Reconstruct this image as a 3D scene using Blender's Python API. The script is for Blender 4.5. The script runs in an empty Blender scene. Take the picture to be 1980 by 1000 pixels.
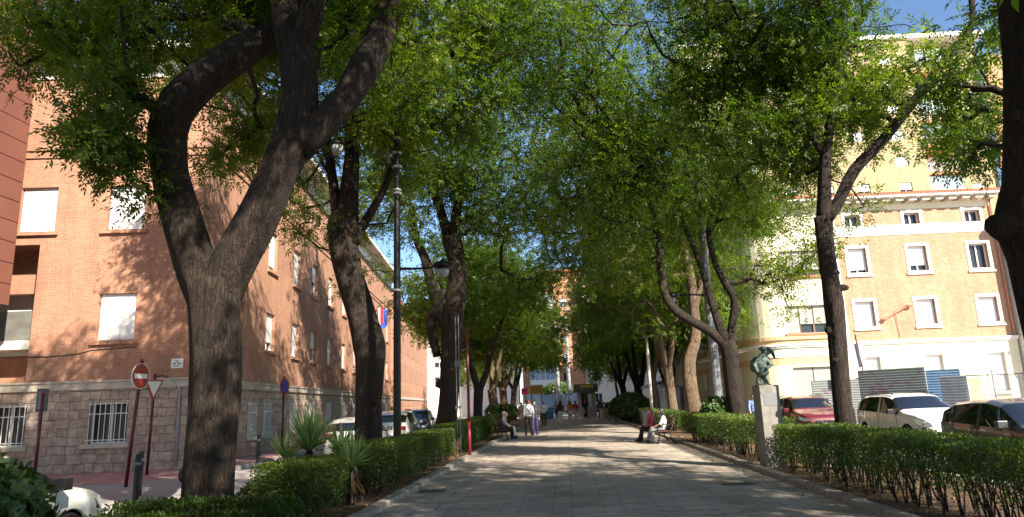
import bpy, bmesh, math, random
import numpy as np
from mathutils import Vector, Matrix
rad = math.radians
random.seed(7); RS = np.random.RandomState(11)
S = bpy.context.scene
COL = S.collection

# ------------------------------------------------------------ camera, sky, sun, exposure
FOC, PIT, ROL, YAW, EYE = 1320.0, rad(12), rad(2.1), rad(4.03), 1.6
cy_, sy_ = math.cos(YAW), math.sin(YAW)
RX = Vector((cy_, sy_, 0)); FW = Vector((-sy_*math.cos(PIT), cy_*math.cos(PIT), math.sin(PIT)))
UP = Vector((sy_*math.sin(PIT), -cy_*math.sin(PIT), math.cos(PIT)))
camd = bpy.data.cameras.new('camera'); cam = bpy.data.objects.new('camera', camd); COL.objects.link(cam)
cx_ = RX*math.cos(ROL) - UP*math.sin(ROL); cyv = RX*math.sin(ROL) + UP*math.cos(ROL)
m = Matrix((cx_, cyv, -FW)).transposed().to_4x4(); m.translation = Vector((0, 0, EYE)); cam.matrix_world = m
camd.sensor_width = 36; camd.lens = FOC/1980*36; camd.clip_start = .05; camd.clip_end = 2000
S.camera = cam
SUN_EL, SUN_AZ = 36, 41            # elevation; azimuth measured from straight behind the camera towards the right
sdir = Vector((math.sin(rad(SUN_AZ))*math.cos(rad(SUN_EL)), -math.cos(rad(SUN_AZ))*math.cos(rad(SUN_EL)), math.sin(rad(SUN_EL))))
W = bpy.data.worlds.new('World'); S.world = W; W.use_nodes = True
nt = W.node_tree; bg = nt.nodes['Background']; sk = nt.nodes.new('ShaderNodeTexSky')
sk.sky_type = 'NISHITA'; sk.sun_disc = False; sk.sun_elevation = rad(SUN_EL); sk.sun_rotation = math.atan2(sdir.x, sdir.y)
sk.air_density = 1.0; sk.dust_density = .2; sk.ozone_density = 4.0
nt.links.new(sk.outputs[0], bg.inputs[0]); bg.inputs[1].default_value = .088
sl = bpy.data.lights.new('sun', 'SUN'); sl.energy = 5.0; sl.angle = rad(.55); sl.color = (1, .9, .76)
so = bpy.data.objects.new('sun', sl); COL.objects.link(so)
so.rotation_euler = sdir.to_track_quat('Z', 'Y').to_euler(); so.location = (20, -40, 50)
S.view_settings.view_transform = 'Standard'; S.view_settings.look = 'None'
S.view_settings.exposure = 1.36; S.view_settings.gamma = 1

def ray(px, py):
    u = (px-990)/FOC; v = (500-py)/FOC
    return cx_*u + cyv*v + FW
def at(px, py, Y, dx=0, dy=0, dz=0):
    d = ray(px, py); t = Y/d.y
    return Vector((d.x*t+dx, Y+dy, EYE+d.z*t+dz))

# ------------------------------------------------------------ helpers
def tag(o, label=None, cat=None, group=None, kind=None):
    if label: o['label'] = label
    if cat: o['category'] = cat
    if group: o['group'] = group
    if kind: o['kind'] = kind
    return o
def thing(name, label, cat, loc=(0, 0, 0), rz=0, group=None):
    o = bpy.data.objects.new(name, None); COL.objects.link(o); o.empty_display_size = .2
    o.location = loc; o.rotation_euler = (0, 0, rz)
    return tag(o, label, cat, group)
def kids(o): return [c for c in bpy.data.objects if c.parent == o]
def copy_tree(o, parent=None, ch=None):
    if ch is None:
        ch = {}
        for q in bpy.data.objects: ch.setdefault(q.parent, []).append(q)
    c = o.copy(); COL.objects.link(c)
    c.parent = parent
    for k in ch.get(o, []): copy_tree(k, c, ch)
    return c

class MB:
    def __init__(s): s.v = []; s.f = []; s.m = []; s.mi = 0
    def add(s, vs, fs):
        b = len(s.v); s.v += [tuple(q) for q in vs]
        s.f += [tuple(b+i for i in f) for f in fs]; s.m += [s.mi]*len(fs)
    def box(s, x0, y0, z0, x1, y1, z1):
        s.add([(x0,y0,z0),(x1,y0,z0),(x1,y1,z0),(x0,y1,z0),(x0,y0,z1),(x1,y0,z1),(x1,y1,z1),(x0,y1,z1)],
              [(0,3,2,1),(4,5,6,7),(0,1,5,4),(1,2,6,5),(2,3,7,6),(3,0,4,7)])
        return s
    def obox(s, p, q, w, h, up=(0, 0, 1)):
        p = Vector(p); q = Vector(q); d = (q-p).normalized(); a = d.cross(Vector(up)).normalized()*w/2; b = a.cross(d).normalized()*h/2
        s.add([p-a-b, p+a-b, p+a+b, p-a+b, q-a-b, q+a-b, q+a+b, q-a+b], [(0,1,2,3),(7,6,5,4),(0,4,5,1),(1,5,6,2),(2,6,7,3),(3,7,4,0)])
        return s
    def quad(s, *p): s.add(p, [tuple(range(len(p)))]); return s
    def tube(s, pts, rs, n=8, cap=True, dome=False, jit=None):
        pts = [Vector(p) for p in pts]
        if not hasattr(rs, '__len__'): rs = [rs]*len(pts)
        rs = list(rs)
        if dome:
            def ends(P, R):
                d = (P[0]-P[1]).normalized(); out = []
                for a in (80, 55, 28): out.append((P[0]+d*R*math.sin(rad(a)), R*math.cos(rad(a))))
                return out
            A = ends(pts, rs[0]); B = ends(pts[::-1], rs[-1])
            pts = [a[0] for a in A]+pts+[b[0] for b in B[::-1]]; rs = [a[1] for a in A]+rs+[b[1] for b in B[::-1]]
        N = len(pts); base = len(s.v); ref = None
        for i in range(N):
            t = (pts[min(i+1, N-1)]-pts[max(i-1, 0)])
            if t.length < 1e-9: t = Vector((0, 0, 1))
            t.normalize()
            if ref is None: ref = t.orthogonal().normalized()
            ref = (ref-t*ref.dot(t))
            ref = t.orthogonal().normalized() if ref.length < 1e-6 else ref.normalized()
            bi = t.cross(ref)
            for k in range(n):
                a = 2*math.pi*k/n; r = rs[i]
                if jit: r *= jit(i, k)
                s.v.append(tuple(pts[i]+ref*math.cos(a)*r+bi*math.sin(a)*r))
        for i in range(N-1):
            for k in range(n):
                k2 = (k+1) % n
                s.f.append((base+i*n+k, base+i*n+k2, base+(i+1)*n+k2, base+(i+1)*n+k)); s.m.append(s.mi)
        if cap:
            s.f.append(tuple(base+k for k in range(n))[::-1]); s.m.append(s.mi)
            s.f.append(tuple(base+(N-1)*n+k for k in range(n))); s.m.append(s.mi)
        return s
    def lathe(s, prof, n=16, c=(0, 0, 0), M=None, cap=True):
        base = len(s.v)
        for (r, z) in prof:
            for k in range(n):
                a = 2*math.pi*k/n; p = Vector((math.cos(a)*r, math.sin(a)*r, z))
                if M: p = M @ p
                s.v.append((p.x+c[0], p.y+c[1], p.z+c[2]))
        for i in range(len(prof)-1):
            for k in range(n):
                k2 = (k+1) % n
                s.f.append((base+i*n+k, base+i*n+k2, base+(i+1)*n+k2, base+(i+1)*n+k)); s.m.append(s.mi)
        if not cap: return s
        s.f.append(tuple(base+k for k in range(n))[::-1]); s.m.append(s.mi)
        s.f.append(tuple(base+(len(prof)-1)*n+k for k in range(n))); s.m.append(s.mi)
        return s
    def ell(s, c, r, n=14, M=None):
        pr = [(math.cos(a)*1., math.sin(a)*1.) for a in np.linspace(-1.5, 1.5, 9)]
        D = Matrix.Diagonal(Vector(r)).to_3x3()
        return s.lathe(pr, n, c, (M @ D) if M else D)
    def prism(s, poly, y0, y1):           # poly in x,z extruded along y
        n = len(poly); s.add([(x, y0, z) for x, z in poly]+[(x, y1, z) for x, z in poly],
              [tuple(range(n)), tuple(range(2*n-1, n-1, -1))]+[(i, n+i, n+(i+1) % n, (i+1) % n) for i in range(n)])
        return s
    def mesh(s, name, mats, smooth=False):
        me = bpy.data.meshes.new(name); me.from_pydata(s.v, [], s.f); me.update()
        for q in (mats if isinstance(mats, (list, tuple)) else [mats]): me.materials.append(q)
        if any(s.m): me.polygons.foreach_set('material_index', s.m)
        n = len(me.loops); li = np.empty(n, int); me.loops.foreach_get('vertex_index', li)
        co = np.empty(len(me.vertices)*3); me.vertices.foreach_get('co', co); co = co.reshape(-1, 3)[li]
        npoly = len(me.polygons); tot = np.empty(npoly, int); me.polygons.foreach_get('loop_total', tot)
        nm = np.empty(npoly*3); me.polygons.foreach_get('normal', nm); nm = np.abs(np.repeat(nm.reshape(-1, 3), tot, axis=0))
        ax = nm.argmax(1); uv = np.where((ax == 0)[:, None], co[:, [1, 2]], np.where((ax == 1)[:, None], co[:, [0, 2]], co[:, [0, 1]]))
        me.uv_layers.new(name='uv').data.foreach_set('uv', uv.ravel())
        if smooth: me.polygons.foreach_set('use_smooth', [True]*npoly)
        return me
    def build(s, name, mats, parent=None, loc=None, rz=0, smooth=False, bevel=0):
        o = bpy.data.objects.new(name, s.mesh(name, mats, smooth)); COL.objects.link(o)
        if parent: o.parent = parent
        if loc: o.location = loc
        if rz: o.rotation_euler = (0, 0, rz)
        if bevel:
            b = o.modifiers.new('bevel', 'BEVEL'); b.width = bevel; b.segments = 2; b.limit_method = 'ANGLE'; b.angle_limit = rad(40)
        return o
def link_mesh(name, me, parent=None, loc=None, rz=0):
    o = bpy.data.objects.new(name, me); COL.objects.link(o)
    if parent: o.parent = parent
    if loc: o.location = loc
    if rz: o.rotation_euler = (0, 0, rz)
    return o
def soften(o, ang=35):
    me = o.data
    me.polygons.foreach_set('use_smooth', [True]*len(me.polygons))
    try: me.set_sharp_from_angle(angle=rad(ang))
    except Exception: pass
    return o

# ------------------------------------------------------------ materials
class N:
    def __init__(s, name):
        s.mt = bpy.data.materials.new(name); s.mt.use_nodes = True; s.t = s.mt.node_tree; s.b = s.t.nodes['Principled BSDF']
        s.out = s.t.nodes['Material Output']
    def n(s, ty, **k):
        q = s.t.nodes.new('ShaderNode'+ty)
        for a, b in k.items():
            if a.startswith('i_'): q.inputs[a[2:].replace('_', ' ')].default_value = b
            else: setattr(q, a, b)
        return q
    def l(s, a, b): s.t.links.new(a, b)
    def coord(s, which='Object', scale=(1, 1, 1)):
        c = s.n('TexCoord'); mp = s.n('Mapping'); mp.inputs['Scale'].default_value = scale; s.l(c.outputs[which], mp.inputs[0]); return mp.outputs[0]
    def noise(s, vec, scale=5, detail=4, rough=.6, dist=0):
        q = s.n('TexNoise'); q.inputs['Scale'].default_value = scale; q.inputs['Detail'].default_value = detail
        q.inputs['Roughness'].default_value = rough; q.inputs['Distortion'].default_value = dist
        if vec: s.l(vec, q.inputs['Vector'])
        return q.outputs['Fac']
    def ramp(s, fac, stops):
        q = s.n('ValToRGB'); e = q.color_ramp.elements
        while len(e) < len(stops): e.new(.5)
        for i, (p, c) in enumerate(stops):
            e[i].position = p; e[i].color = (*c, 1) if len(c) == 3 else c
        s.l(fac, q.inputs[0]); return q.outputs[0]
    def mix(s, fac, a, b, mode='MIX'):
        q = s.n('MixRGB', blend_type=mode)
        if isinstance(fac, (int, float)): q.inputs[0].default_value = fac
        else: s.l(fac, q.inputs[0])
        for i, v in ((1, a), (2, b)):
            if isinstance(v, tuple): q.inputs[i].default_value = (*v, 1) if len(v) == 3 else v
            else: s.l(v, q.inputs[i])
        return q.outputs[0]
    def bump(s, h, st=.3, d=.02):
        q = s.n('Bump'); q.inputs['Strength'].default_value = st; q.inputs['Distance'].default_value = d; s.l(h, q.inputs['Height'])
        s.l(q.outputs[0], s.b.inputs['Normal'])
    def base(s, c):
        if isinstance(c, tuple): s.b.inputs['Base Color'].default_value = (*c, 1)
        else: s.l(c, s.b.inputs['Base Color'])
    def rough(s, r):
        s.b.inputs['Roughness'].default_value = r
M_ = {}
def mat(name, c, rough=.7, metal=0, var=.12, sc=4, bump=0, coat=0):
    if name in M_: return M_[name]
    k = N(name); v = k.coord(); f = k.noise(v, sc, 5)
    c2 = tuple(min(1, x*(1+var)) for x in c); c1 = tuple(x*(1-var) for x in c)
    k.base(k.ramp(f, [(.3, c1), (.7, c2)])); k.rough(rough); k.b.inputs['Metallic'].default_value = metal
    if coat: k.b.inputs['Coat Weight'].default_value = coat; k.b.inputs['Coat Roughness'].default_value = .03
    if bump: k.bump(k.noise(v, sc*8, 6), bump, .01)
    M_[name] = k.mt; return k.mt

def brick_mat(name, c1, c2, mortar, bw=.25, bh=.066, ms=.008, var=.3, bumpd=.01, big=.25, soot=None):
    k = N(name); v = k.coord('UV')
    q = k.n('TexBrick'); q.offset = .5; q.inputs['Color1'].default_value = (*c1, 1); q.inputs['Color2'].default_value = (*c2, 1); q.inputs['Mortar'].default_value = (*mortar, 1)
    q.inputs['Scale'].default_value = 1; q.inputs['Brick Width'].default_value = bw; q.inputs['Row Height'].default_value = bh
    q.inputs['Mortar Size'].default_value = ms; q.inputs['Mortar Smooth'].default_value = .2; q.inputs['Bias'].default_value = 0
    k.l(v, q.inputs['Vector'])
    f = k.noise(v, .7, 6); g = k.noise(v, 9, 4)
    a = k.mix(big, q.outputs['Color'], k.ramp(f, [(.3, tuple(x*.6 for x in c1)), (.7, tuple(min(1, x*1.25) for x in c2))]))
    a = k.mix(.35, a, k.ramp(g, [(.3, (.6, .6, .6)), (.7, (1.3, 1.3, 1.3))]), 'MULTIPLY')
    c_ = k.n('Mapping'); c_.inputs['Scale'].default_value = (2.6, .22, 1); k.l(v, c_.inputs[0]); a = k.mix(.55, a, k.ramp(k.noise(c_.outputs[0], 1.0, 5, .7), [(.32, (.72, .70, .68)), (.55, (1, 1, 1)), (.7, (1.12, 1.1, 1.08))]), 'MULTIPLY')
    k.base(a); k.rough(.85)
    b = k.mix(.4, q.outputs['Fac'], g); inv = k.n('Invert'); k.l(b, inv.inputs['Color']); k.bump(inv.outputs[0], .6, bumpd)
    M_[name] = k.mt; return k.mt
brick_mat('red_brick', (.36, .162, .098), (.46, .23, .142), (.50, .35, .25), big=.38)
brick_mat('pale_brick', (.42, .22, .12), (.53, .31, .19), (.5, .37, .25), var=.5)
brick_mat('yellow_brick', (.39, .285, .14), (.45, .335, .175), (.48, .40, .27), big=.15)
brick_mat('orange_brick', (.55, .24, .11), (.62, .30, .15), (.5, .35, .25))
def stone_mat():
    k = N('rubble_stone'); v = k.coord('UV')
    nz = k.n('TexNoise'); nz.inputs['Scale'].default_value = 2.2; nz.inputs['Detail'].default_value = 4; k.l(v, nz.inputs['Vector'])
    mx = k.n('MixRGB', blend_type='LINEAR_LIGHT'); mx.inputs[0].default_value = .11; k.l(v, mx.inputs[1]); k.l(nz.outputs['Color'], mx.inputs[2])
    q = k.n('TexBrick'); q.offset = .43; q.squash = .65; q.squash_frequency = 2
    q.inputs['Color1'].default_value = (.39, .30, .23, 1); q.inputs['Color2'].default_value = (.52, .43, .34, 1); q.inputs['Mortar'].default_value = (.22, .165, .14, 1)
    q.inputs['Scale'].default_value = 1; q.inputs['Brick Width'].default_value = .46; q.inputs['Row Height'].default_value = .27; q.inputs['Mortar Size'].default_value = .016; q.inputs['Mortar Smooth'].default_value = .6
    k.l(mx.outputs[0], q.inputs['Vector'])
    f = k.noise(v, 3.5, 8, .7); g = k.noise(v, 22, 5, .7)
    a = k.mix(.5, q.outputs['Color'], k.ramp(f, [(.36, (.20, .14, .12)), (.50, (.42, .31, .26)), (.62, (.64, .54, .43))]))
    a = k.mix(.5, a, k.ramp(g, [(.3, (.6, .58, .56)), (.65, (1.25, 1.2, 1.15))]), 'MULTIPLY')
    k.base(a); k.rough(.9)
    h = k.mix(.5, q.outputs['Fac'], f); i = k.n('Invert'); k.l(h, i.inputs['Color']); k.bump(i.outputs[0], .9, .05); M_['stone'] = k.mt
stone_mat()
mat('stone_trim', (.50, .44, .36), .8, var=.2, sc=3, bump=.3)
mat('cream_render', (.78, .70, .50), .85, var=.06, sc=1.5, bump=.1)
mat('white_paint', (.82, .81, .78), .6, var=.04)
mat('white_trim', (.80, .77, .68), .7, var=.06)
mat('shutter', (.85, .85, .84), .5, var=.03)
mat('dark_glass', (.03, .035, .04), .05, var=.1)
mat('pale_glass', (.30, .38, .45), .08, var=.1)
mat('terracotta', (.50, .17, .09), .8, var=.3, sc=9)
mat('black_metal', (.016, .017, .018), .4, metal=.6, var=.2)
mat('grey_metal', (.20, .21, .22), .5, metal=.3, var=.15)
mat('zinc', (.36, .38, .41), .55, metal=.1, var=.2, sc=3)
mat('pole_red', (.09, .008, .012), .35, var=.15)
mat('sign_red', (.30, .018, .02), .35, var=.05)
mat('sign_white', (.8, .8, .78), .4, var=.03)
mat('grey_render', (.42, .40, .37), .85, var=.12, sc=2, bump=.2)
mat('dark_concrete', (.14, .14, .12), .85, var=.25, sc=3)
mat('copper_panel', (.17, .065, .045), .5, var=.12, sc=.8)
mat('granite', (.24, .225, .20), .85, var=.28, sc=7, bump=.4)
mat('curb_stone', (.30, .26, .215), .9, var=.3, sc=6, bump=.5)
mat('asphalt', (.07, .07, .072), .9, var=.25, sc=5, bump=.4)
mat('grey_paving', (.36, .33, .32), .88, var=.18, sc=3, bump=.3)
brick_mat('pink_paving', (.46, .24, .23), (.50, .28, .26), (.34, .2, .19), bw=.3, bh=.3, ms=.01, big=.2)
mat('wood_brown', (.13, .06, .03), .6, var=.3, sc=8)
mat('black_rubber', (.02, .02, .02), .8, var=.2)
mat('rim_metal', (.45, .46, .48), .3, metal=.9, var=.05)
mat('black_trim', (.015, .015, .016), .45, var=.1)
mat('chrome', (.7, .7, .72), .12, metal=1, var=.02)
mat('lamp_glass', (.32, .34, .36), .15, var=.05)

def path_mat():
    k = N('slab_paving'); v = k.coord('Object')
    nz = k.n('TexNoise'); nz.inputs['Scale'].default_value = .8; k.l(v, nz.inputs['Vector'])
    q = k.n('TexBrick'); q.offset = .37
    for a, b in (('Color1', (.36, .305, .25, 1)), ('Color2', (.47, .405, .335, 1)), ('Mortar', (.17, .145, .12, 1)), ('Scale', 1), ('Brick Width', .8), ('Row Height', .21), ('Mortar Size', .010), ('Mortar Smooth', .3), ('Bias', -.1)): q.inputs[a].default_value = b
    k.l(v, q.inputs['Vector'])
    q2 = k.n('TexBrick'); q2.offset = .5
    for a, b in (('Color1', (.39, .335, .28, 1)), ('Color2', (.45, .39, .33, 1)), ('Mortar', (.18, .155, .13, 1)), ('Scale', 1), ('Brick Width', .62), ('Row Height', .8), ('Mortar Size', .014)): q2.inputs[a].default_value = b
    k.l(v, q2.inputs['Vector'])
    sx = k.n('SeparateXYZ'); k.l(v, sx.inputs[0])
    ab = k.n('Math', operation='SUBTRACT'); k.l(sx.outputs[0], ab.inputs[0]); ab.inputs[1].default_value = .475
    ab2 = k.n('Math', operation='ABSOLUTE'); k.l(ab.outputs[0], ab2.inputs[0])
    g1 = k.n('Math', operation='COMPARE'); k.l(ab2.outputs[0], g1.inputs[0]); g1.inputs[1].default_value = 2.75; g1.inputs[2].default_value = .3
    a = k.mix(g1.outputs[0], q.outputs['Color'], q2.outputs['Color'])
    f = k.noise(v, 1.3, 7, .65); g = k.noise(v, 30, 5, .7)
    a = k.mix(.8, a, k.ramp(f, [(.3, (.62, .62, .62)), (.5, (.95, .95, .95)), (.72, (1.3, 1.28, 1.25))]), 'MULTIPLY')
    a = k.mix(.7, a, k.ramp(k.noise(v, .45, 6, .75, 1.2), [(.38, (.66, .65, .63)), (.5, (1, 1, 1))]), 'MULTIPLY')
    a = k.mix(.5, a, k.ramp(g, [(.3, (.7, .7, .7)), (.7, (1.2, 1.2, 1.2))]), 'MULTIPLY')
    vo = k.n('TexVoronoi'); vo.inputs['Scale'].default_value = 2.3; k.l(v, vo.inputs['Vector'])
    sp = k.ramp(vo.outputs['Distance'], [(.03, (.35, .35, .35)), (.06, (1, 1, 1))]); a = k.mix(.6, a, sp, 'MULTIPLY')
    k.base(a); k.rough(.8)
    h = k.mix(.35, q.outputs['Fac'], f); i = k.n('Invert'); k.l(h, i.inputs['Color']); k.bump(i.outputs[0], .7, .012); M_['path'] = k.mt
path_mat()
def soil_mat():
    k = N('bed_soil'); v = k.coord(); f = k.noise(v, 3, 8, .7); g = k.noise(v, 25, 6, .8)
    a = k.ramp(f, [(.3, (.07, .042, .026)), (.6, (.13, .082, .05))]); a = k.mix(.7, a, k.ramp(g, [(.35, (.5, .45, .4)), (.7, (1.6, 1.5, 1.3))]), 'MULTIPLY')
    k.base(a); k.rough(.95); k.bump(g, 1, .04); M_['soil'] = k.mt
soil_mat()
def bark_mat(name, c0, c1):
    k = N(name); v = k.coord('Object', (1, 1, .16)); v2 = k.coord('Object', (1, 1, .45))
    f = k.noise(v, 30, 9, .72, .8); g = k.noise(v2, 3.2, 5)
    vo = k.n('TexVoronoi', feature='DISTANCE_TO_EDGE'); wn = k.n('MixRGB', blend_type='LINEAR_LIGHT'); wn.inputs[0].default_value = .06; k.l(v, wn.inputs[1]); nn_ = k.n('TexNoise'); nn_.inputs['Scale'].default_value = 9; nn_.inputs['Detail'].default_value = 6; k.l(v2, nn_.inputs['Vector']); k.l(nn_.outputs['Color'], wn.inputs[2]); vo.inputs['Scale'].default_value = 20; k.l(wn.outputs[0], vo.inputs['Vector'])
    a = k.ramp(f, [(.32, tuple(x*.4 for x in c0)), (.5, c0), (.66, c1)])
    a = k.mix(.6, a, k.ramp(g, [(.3, (.6, .6, .6)), (.7, (1.3, 1.25, 1.2))]), 'MULTIPLY')
    cr = k.ramp(vo.outputs['Distance'], [(.0, (.3, .28, .26)), (.10, (1, 1, 1))]); a = k.mix(.75, a, cr, 'MULTIPLY')
    k.base(a); k.rough(.92)
    h = k.mix(.55, cr, f); k.bump(h, 1, .05); M_[name] = k.mt
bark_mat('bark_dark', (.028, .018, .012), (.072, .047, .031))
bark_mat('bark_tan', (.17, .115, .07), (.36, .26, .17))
def leaf_mat(name, c_dark, c_mid, c_paler, trans=.45, gloss=.35):
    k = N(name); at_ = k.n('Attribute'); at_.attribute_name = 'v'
    col = k.ramp(at_.outputs['Fac'], [(.0, c_dark), (.6, c_mid), (1., c_paler)])  # v picks the leaf's own tone, darkest to palest
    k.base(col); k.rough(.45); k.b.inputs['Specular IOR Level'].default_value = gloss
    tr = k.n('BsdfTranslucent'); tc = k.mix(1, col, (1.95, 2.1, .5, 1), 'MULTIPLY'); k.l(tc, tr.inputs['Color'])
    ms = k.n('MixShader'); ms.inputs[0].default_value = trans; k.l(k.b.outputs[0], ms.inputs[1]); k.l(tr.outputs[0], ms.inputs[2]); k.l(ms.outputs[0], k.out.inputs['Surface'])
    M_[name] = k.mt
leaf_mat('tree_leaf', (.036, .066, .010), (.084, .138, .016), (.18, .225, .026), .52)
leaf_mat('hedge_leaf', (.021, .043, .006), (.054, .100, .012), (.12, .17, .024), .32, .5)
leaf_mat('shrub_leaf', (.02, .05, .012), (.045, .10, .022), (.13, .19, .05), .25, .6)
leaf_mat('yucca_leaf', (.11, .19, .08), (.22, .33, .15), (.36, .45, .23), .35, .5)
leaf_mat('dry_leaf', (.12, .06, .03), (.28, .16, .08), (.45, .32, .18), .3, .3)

def leaf_mesh(name, base, dirs, nrm, L, Wd, v, m, fold=.0, shape=.42):
    """one diamond leaf per row"""
    n = len(base); side = np.cross(dirs, nrm); side /= np.linalg.norm(side, axis=1)[:, None]+1e-9
    L = L[:, None]; Wd = Wd[:, None]; mid = base+dirs*L*shape
    V = np.empty((n, 4, 3)); V[:, 0] = base; V[:, 1] = mid+side*Wd/2+nrm*Wd*fold; V[:, 2] = base+dirs*L; V[:, 3] = mid-side*Wd/2+nrm*Wd*fold
    me = bpy.data.meshes.new(name); me.vertices.add(4*n); me.vertices.foreach_set('co', V.ravel())
    me.loops.add(4*n); me.loops.foreach_set('vertex_index', np.arange(4*n)); me.polygons.add(n)
    me.polygons.foreach_set('loop_start', np.arange(0, 4*n, 4)); me.polygons.foreach_set('loop_total', np.full(n, 4))
    me.update(calc_edges=True)
    a = me.attributes.new('v', 'FLOAT', 'POINT'); a.data.foreach_set('value', np.repeat(np.clip(v, 0, 1), 4))
    me.materials.append(m); return me
def unit(a): return a/(np.linalg.norm(a, axis=-1, keepdims=True)+1e-9)
# ------------------------------------------------------------ ground, streets, promenade
def sheet(name, poly, z, m, th=None, kind='structure'):
    b = MB()
    if th is None: b.quad(*[(x, y, z) for x, y in poly])
    else:
        n = len(poly); b.add([(x, y, z-th) for x, y in poly]+[(x, y, z) for x, y in poly],
            [tuple(range(n))[::-1], tuple(range(n, 2*n))]+[(i, (i+1) % n, n+(i+1) % n, n+i) for i in range(n)])
    o = b.build(name, m); tag(o, kind=kind); return o
def rect(x0, y0, x1, y1): return [(x0, y0), (x1, y0), (x1, y1), (x0, y1)]
sheet('ground', rect(-700, -300, 700, 1200), -.20, M_['grey_paving'])
sheet('road', rect(-14.5, -30, -6.5, 12.6), -.12, M_['asphalt'])
sheet('road', [(-10.2, 20), (-6.5, 20), (-6.5, 84), (-17.2, 84)], -.116, M_['asphalt'])
sheet('road', rect(7.1, -30, 13.6, 84), -.12, M_['asphalt'])
sheet('road', rect(-60, 86, 60, 96), -.112, M_['asphalt'])
sheet('pavement', [(-60, 12.7), (-6.5, 12.7), (-6.5, 20), (-10.2, 20), (-10.4, 24), (-17.4, 90), (-40, 90), (-60, 21)], 0, M_['grey_paving'], .19)
sheet('pink_pavement', [(-60, 16.6), (-11.1, 17.0), (-10.35, 18.4), (-10.5, 24), (-11.5, 30), (-15, 62), (-40, 62), (-60, 22)], .006, M_['pink_paving'])
sheet('pavement', rect(13.6, -30, 70, 84), 0, M_['grey_paving'], .19)
sheet('plaza', rect(-60, 74, 60, 86), .0, M_['grey_paving'], .19)
sheet('path', rect(-3.05, -12, 4.0, 74), 0, M_['path'], .19)
sheet('soil_bed', rect(-6.3, -12, -3.25, 74), .03, M_['soil'], .2)
sheet('soil_bed', rect(4.2, -12, 6.9, 74), .03, M_['soil'], .2)
def curb(x0, x1, z, m, y0=-12, y1=74, L=1.0):
    b = MB(); y = y0; r = random.Random(int(x0*100))
    while y < y1:
        l = L*r.uniform(.85, 1.1); dz = r.uniform(-.008, .008); dx = r.uniform(-.006, .006)
        b.box(x0+dx, y+.006, -.19, x1+dx, y+l-.006, z+dz); y += l
    o = b.build('curb', m, bevel=.012); tag(o, kind='structure'); return o
curb(-3.25, -3.05, .085, M_['curb_stone']); curb(4.0, 4.2, .085, M_['curb_stone'])
curb(-6.5, -6.3, .06, M_['grey_paving']); curb(6.9, 7.1, .06, M_['grey_paving'])

# ------------------------------------------------------------ building kit (local x along the facade, y into the building, z up)
def wall(name, m, parent, u0, u1, z0, z1, holes=(), depth=.22, loc=None, rz=0, y=0):
    b = MB(); xs = sorted({u0, u1, *[q for h in holes for q in (h[0], h[2]) if u0 < q < u1]}); zs = sorted({z0, z1, *[q for h in holes for q in (h[1], h[3]) if z0 < q < z1]})
    for i in range(len(xs)-1):
        for j in range(len(zs)-1):
            cx, cz = (xs[i]+xs[i+1])/2, (zs[j]+zs[j+1])/2
            if any(h[0] < cx < h[2] and h[1] < cz < h[3] for h in holes): continue
            b.quad((xs[i], y, zs[j]), (xs[i+1], y, zs[j]), (xs[i+1], y, zs[j+1]), (xs[i], y, zs[j+1]))
    for (a, c, d, e) in holes:
        b.quad((a, y, c), (a, y, e), (a, y+depth, e), (a, y+depth, c)); b.quad((d, y, c), (d, y+depth, c), (d, y+depth, e), (d, y, e))
        b.quad((a, y, e), (d, y, e), (d, y+depth, e), (a, y+depth, e)); b.quad((a, y, c), (a, y+depth, c), (d, y+depth, c), (d, y, c))
    return b.build(name, m, parent, loc, rz)
WC = {}
mat('shutter_grey', (.42, .39, .34), .6, var=.08); mat('brown_frame', (.16, .10, .06), .5)
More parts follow.
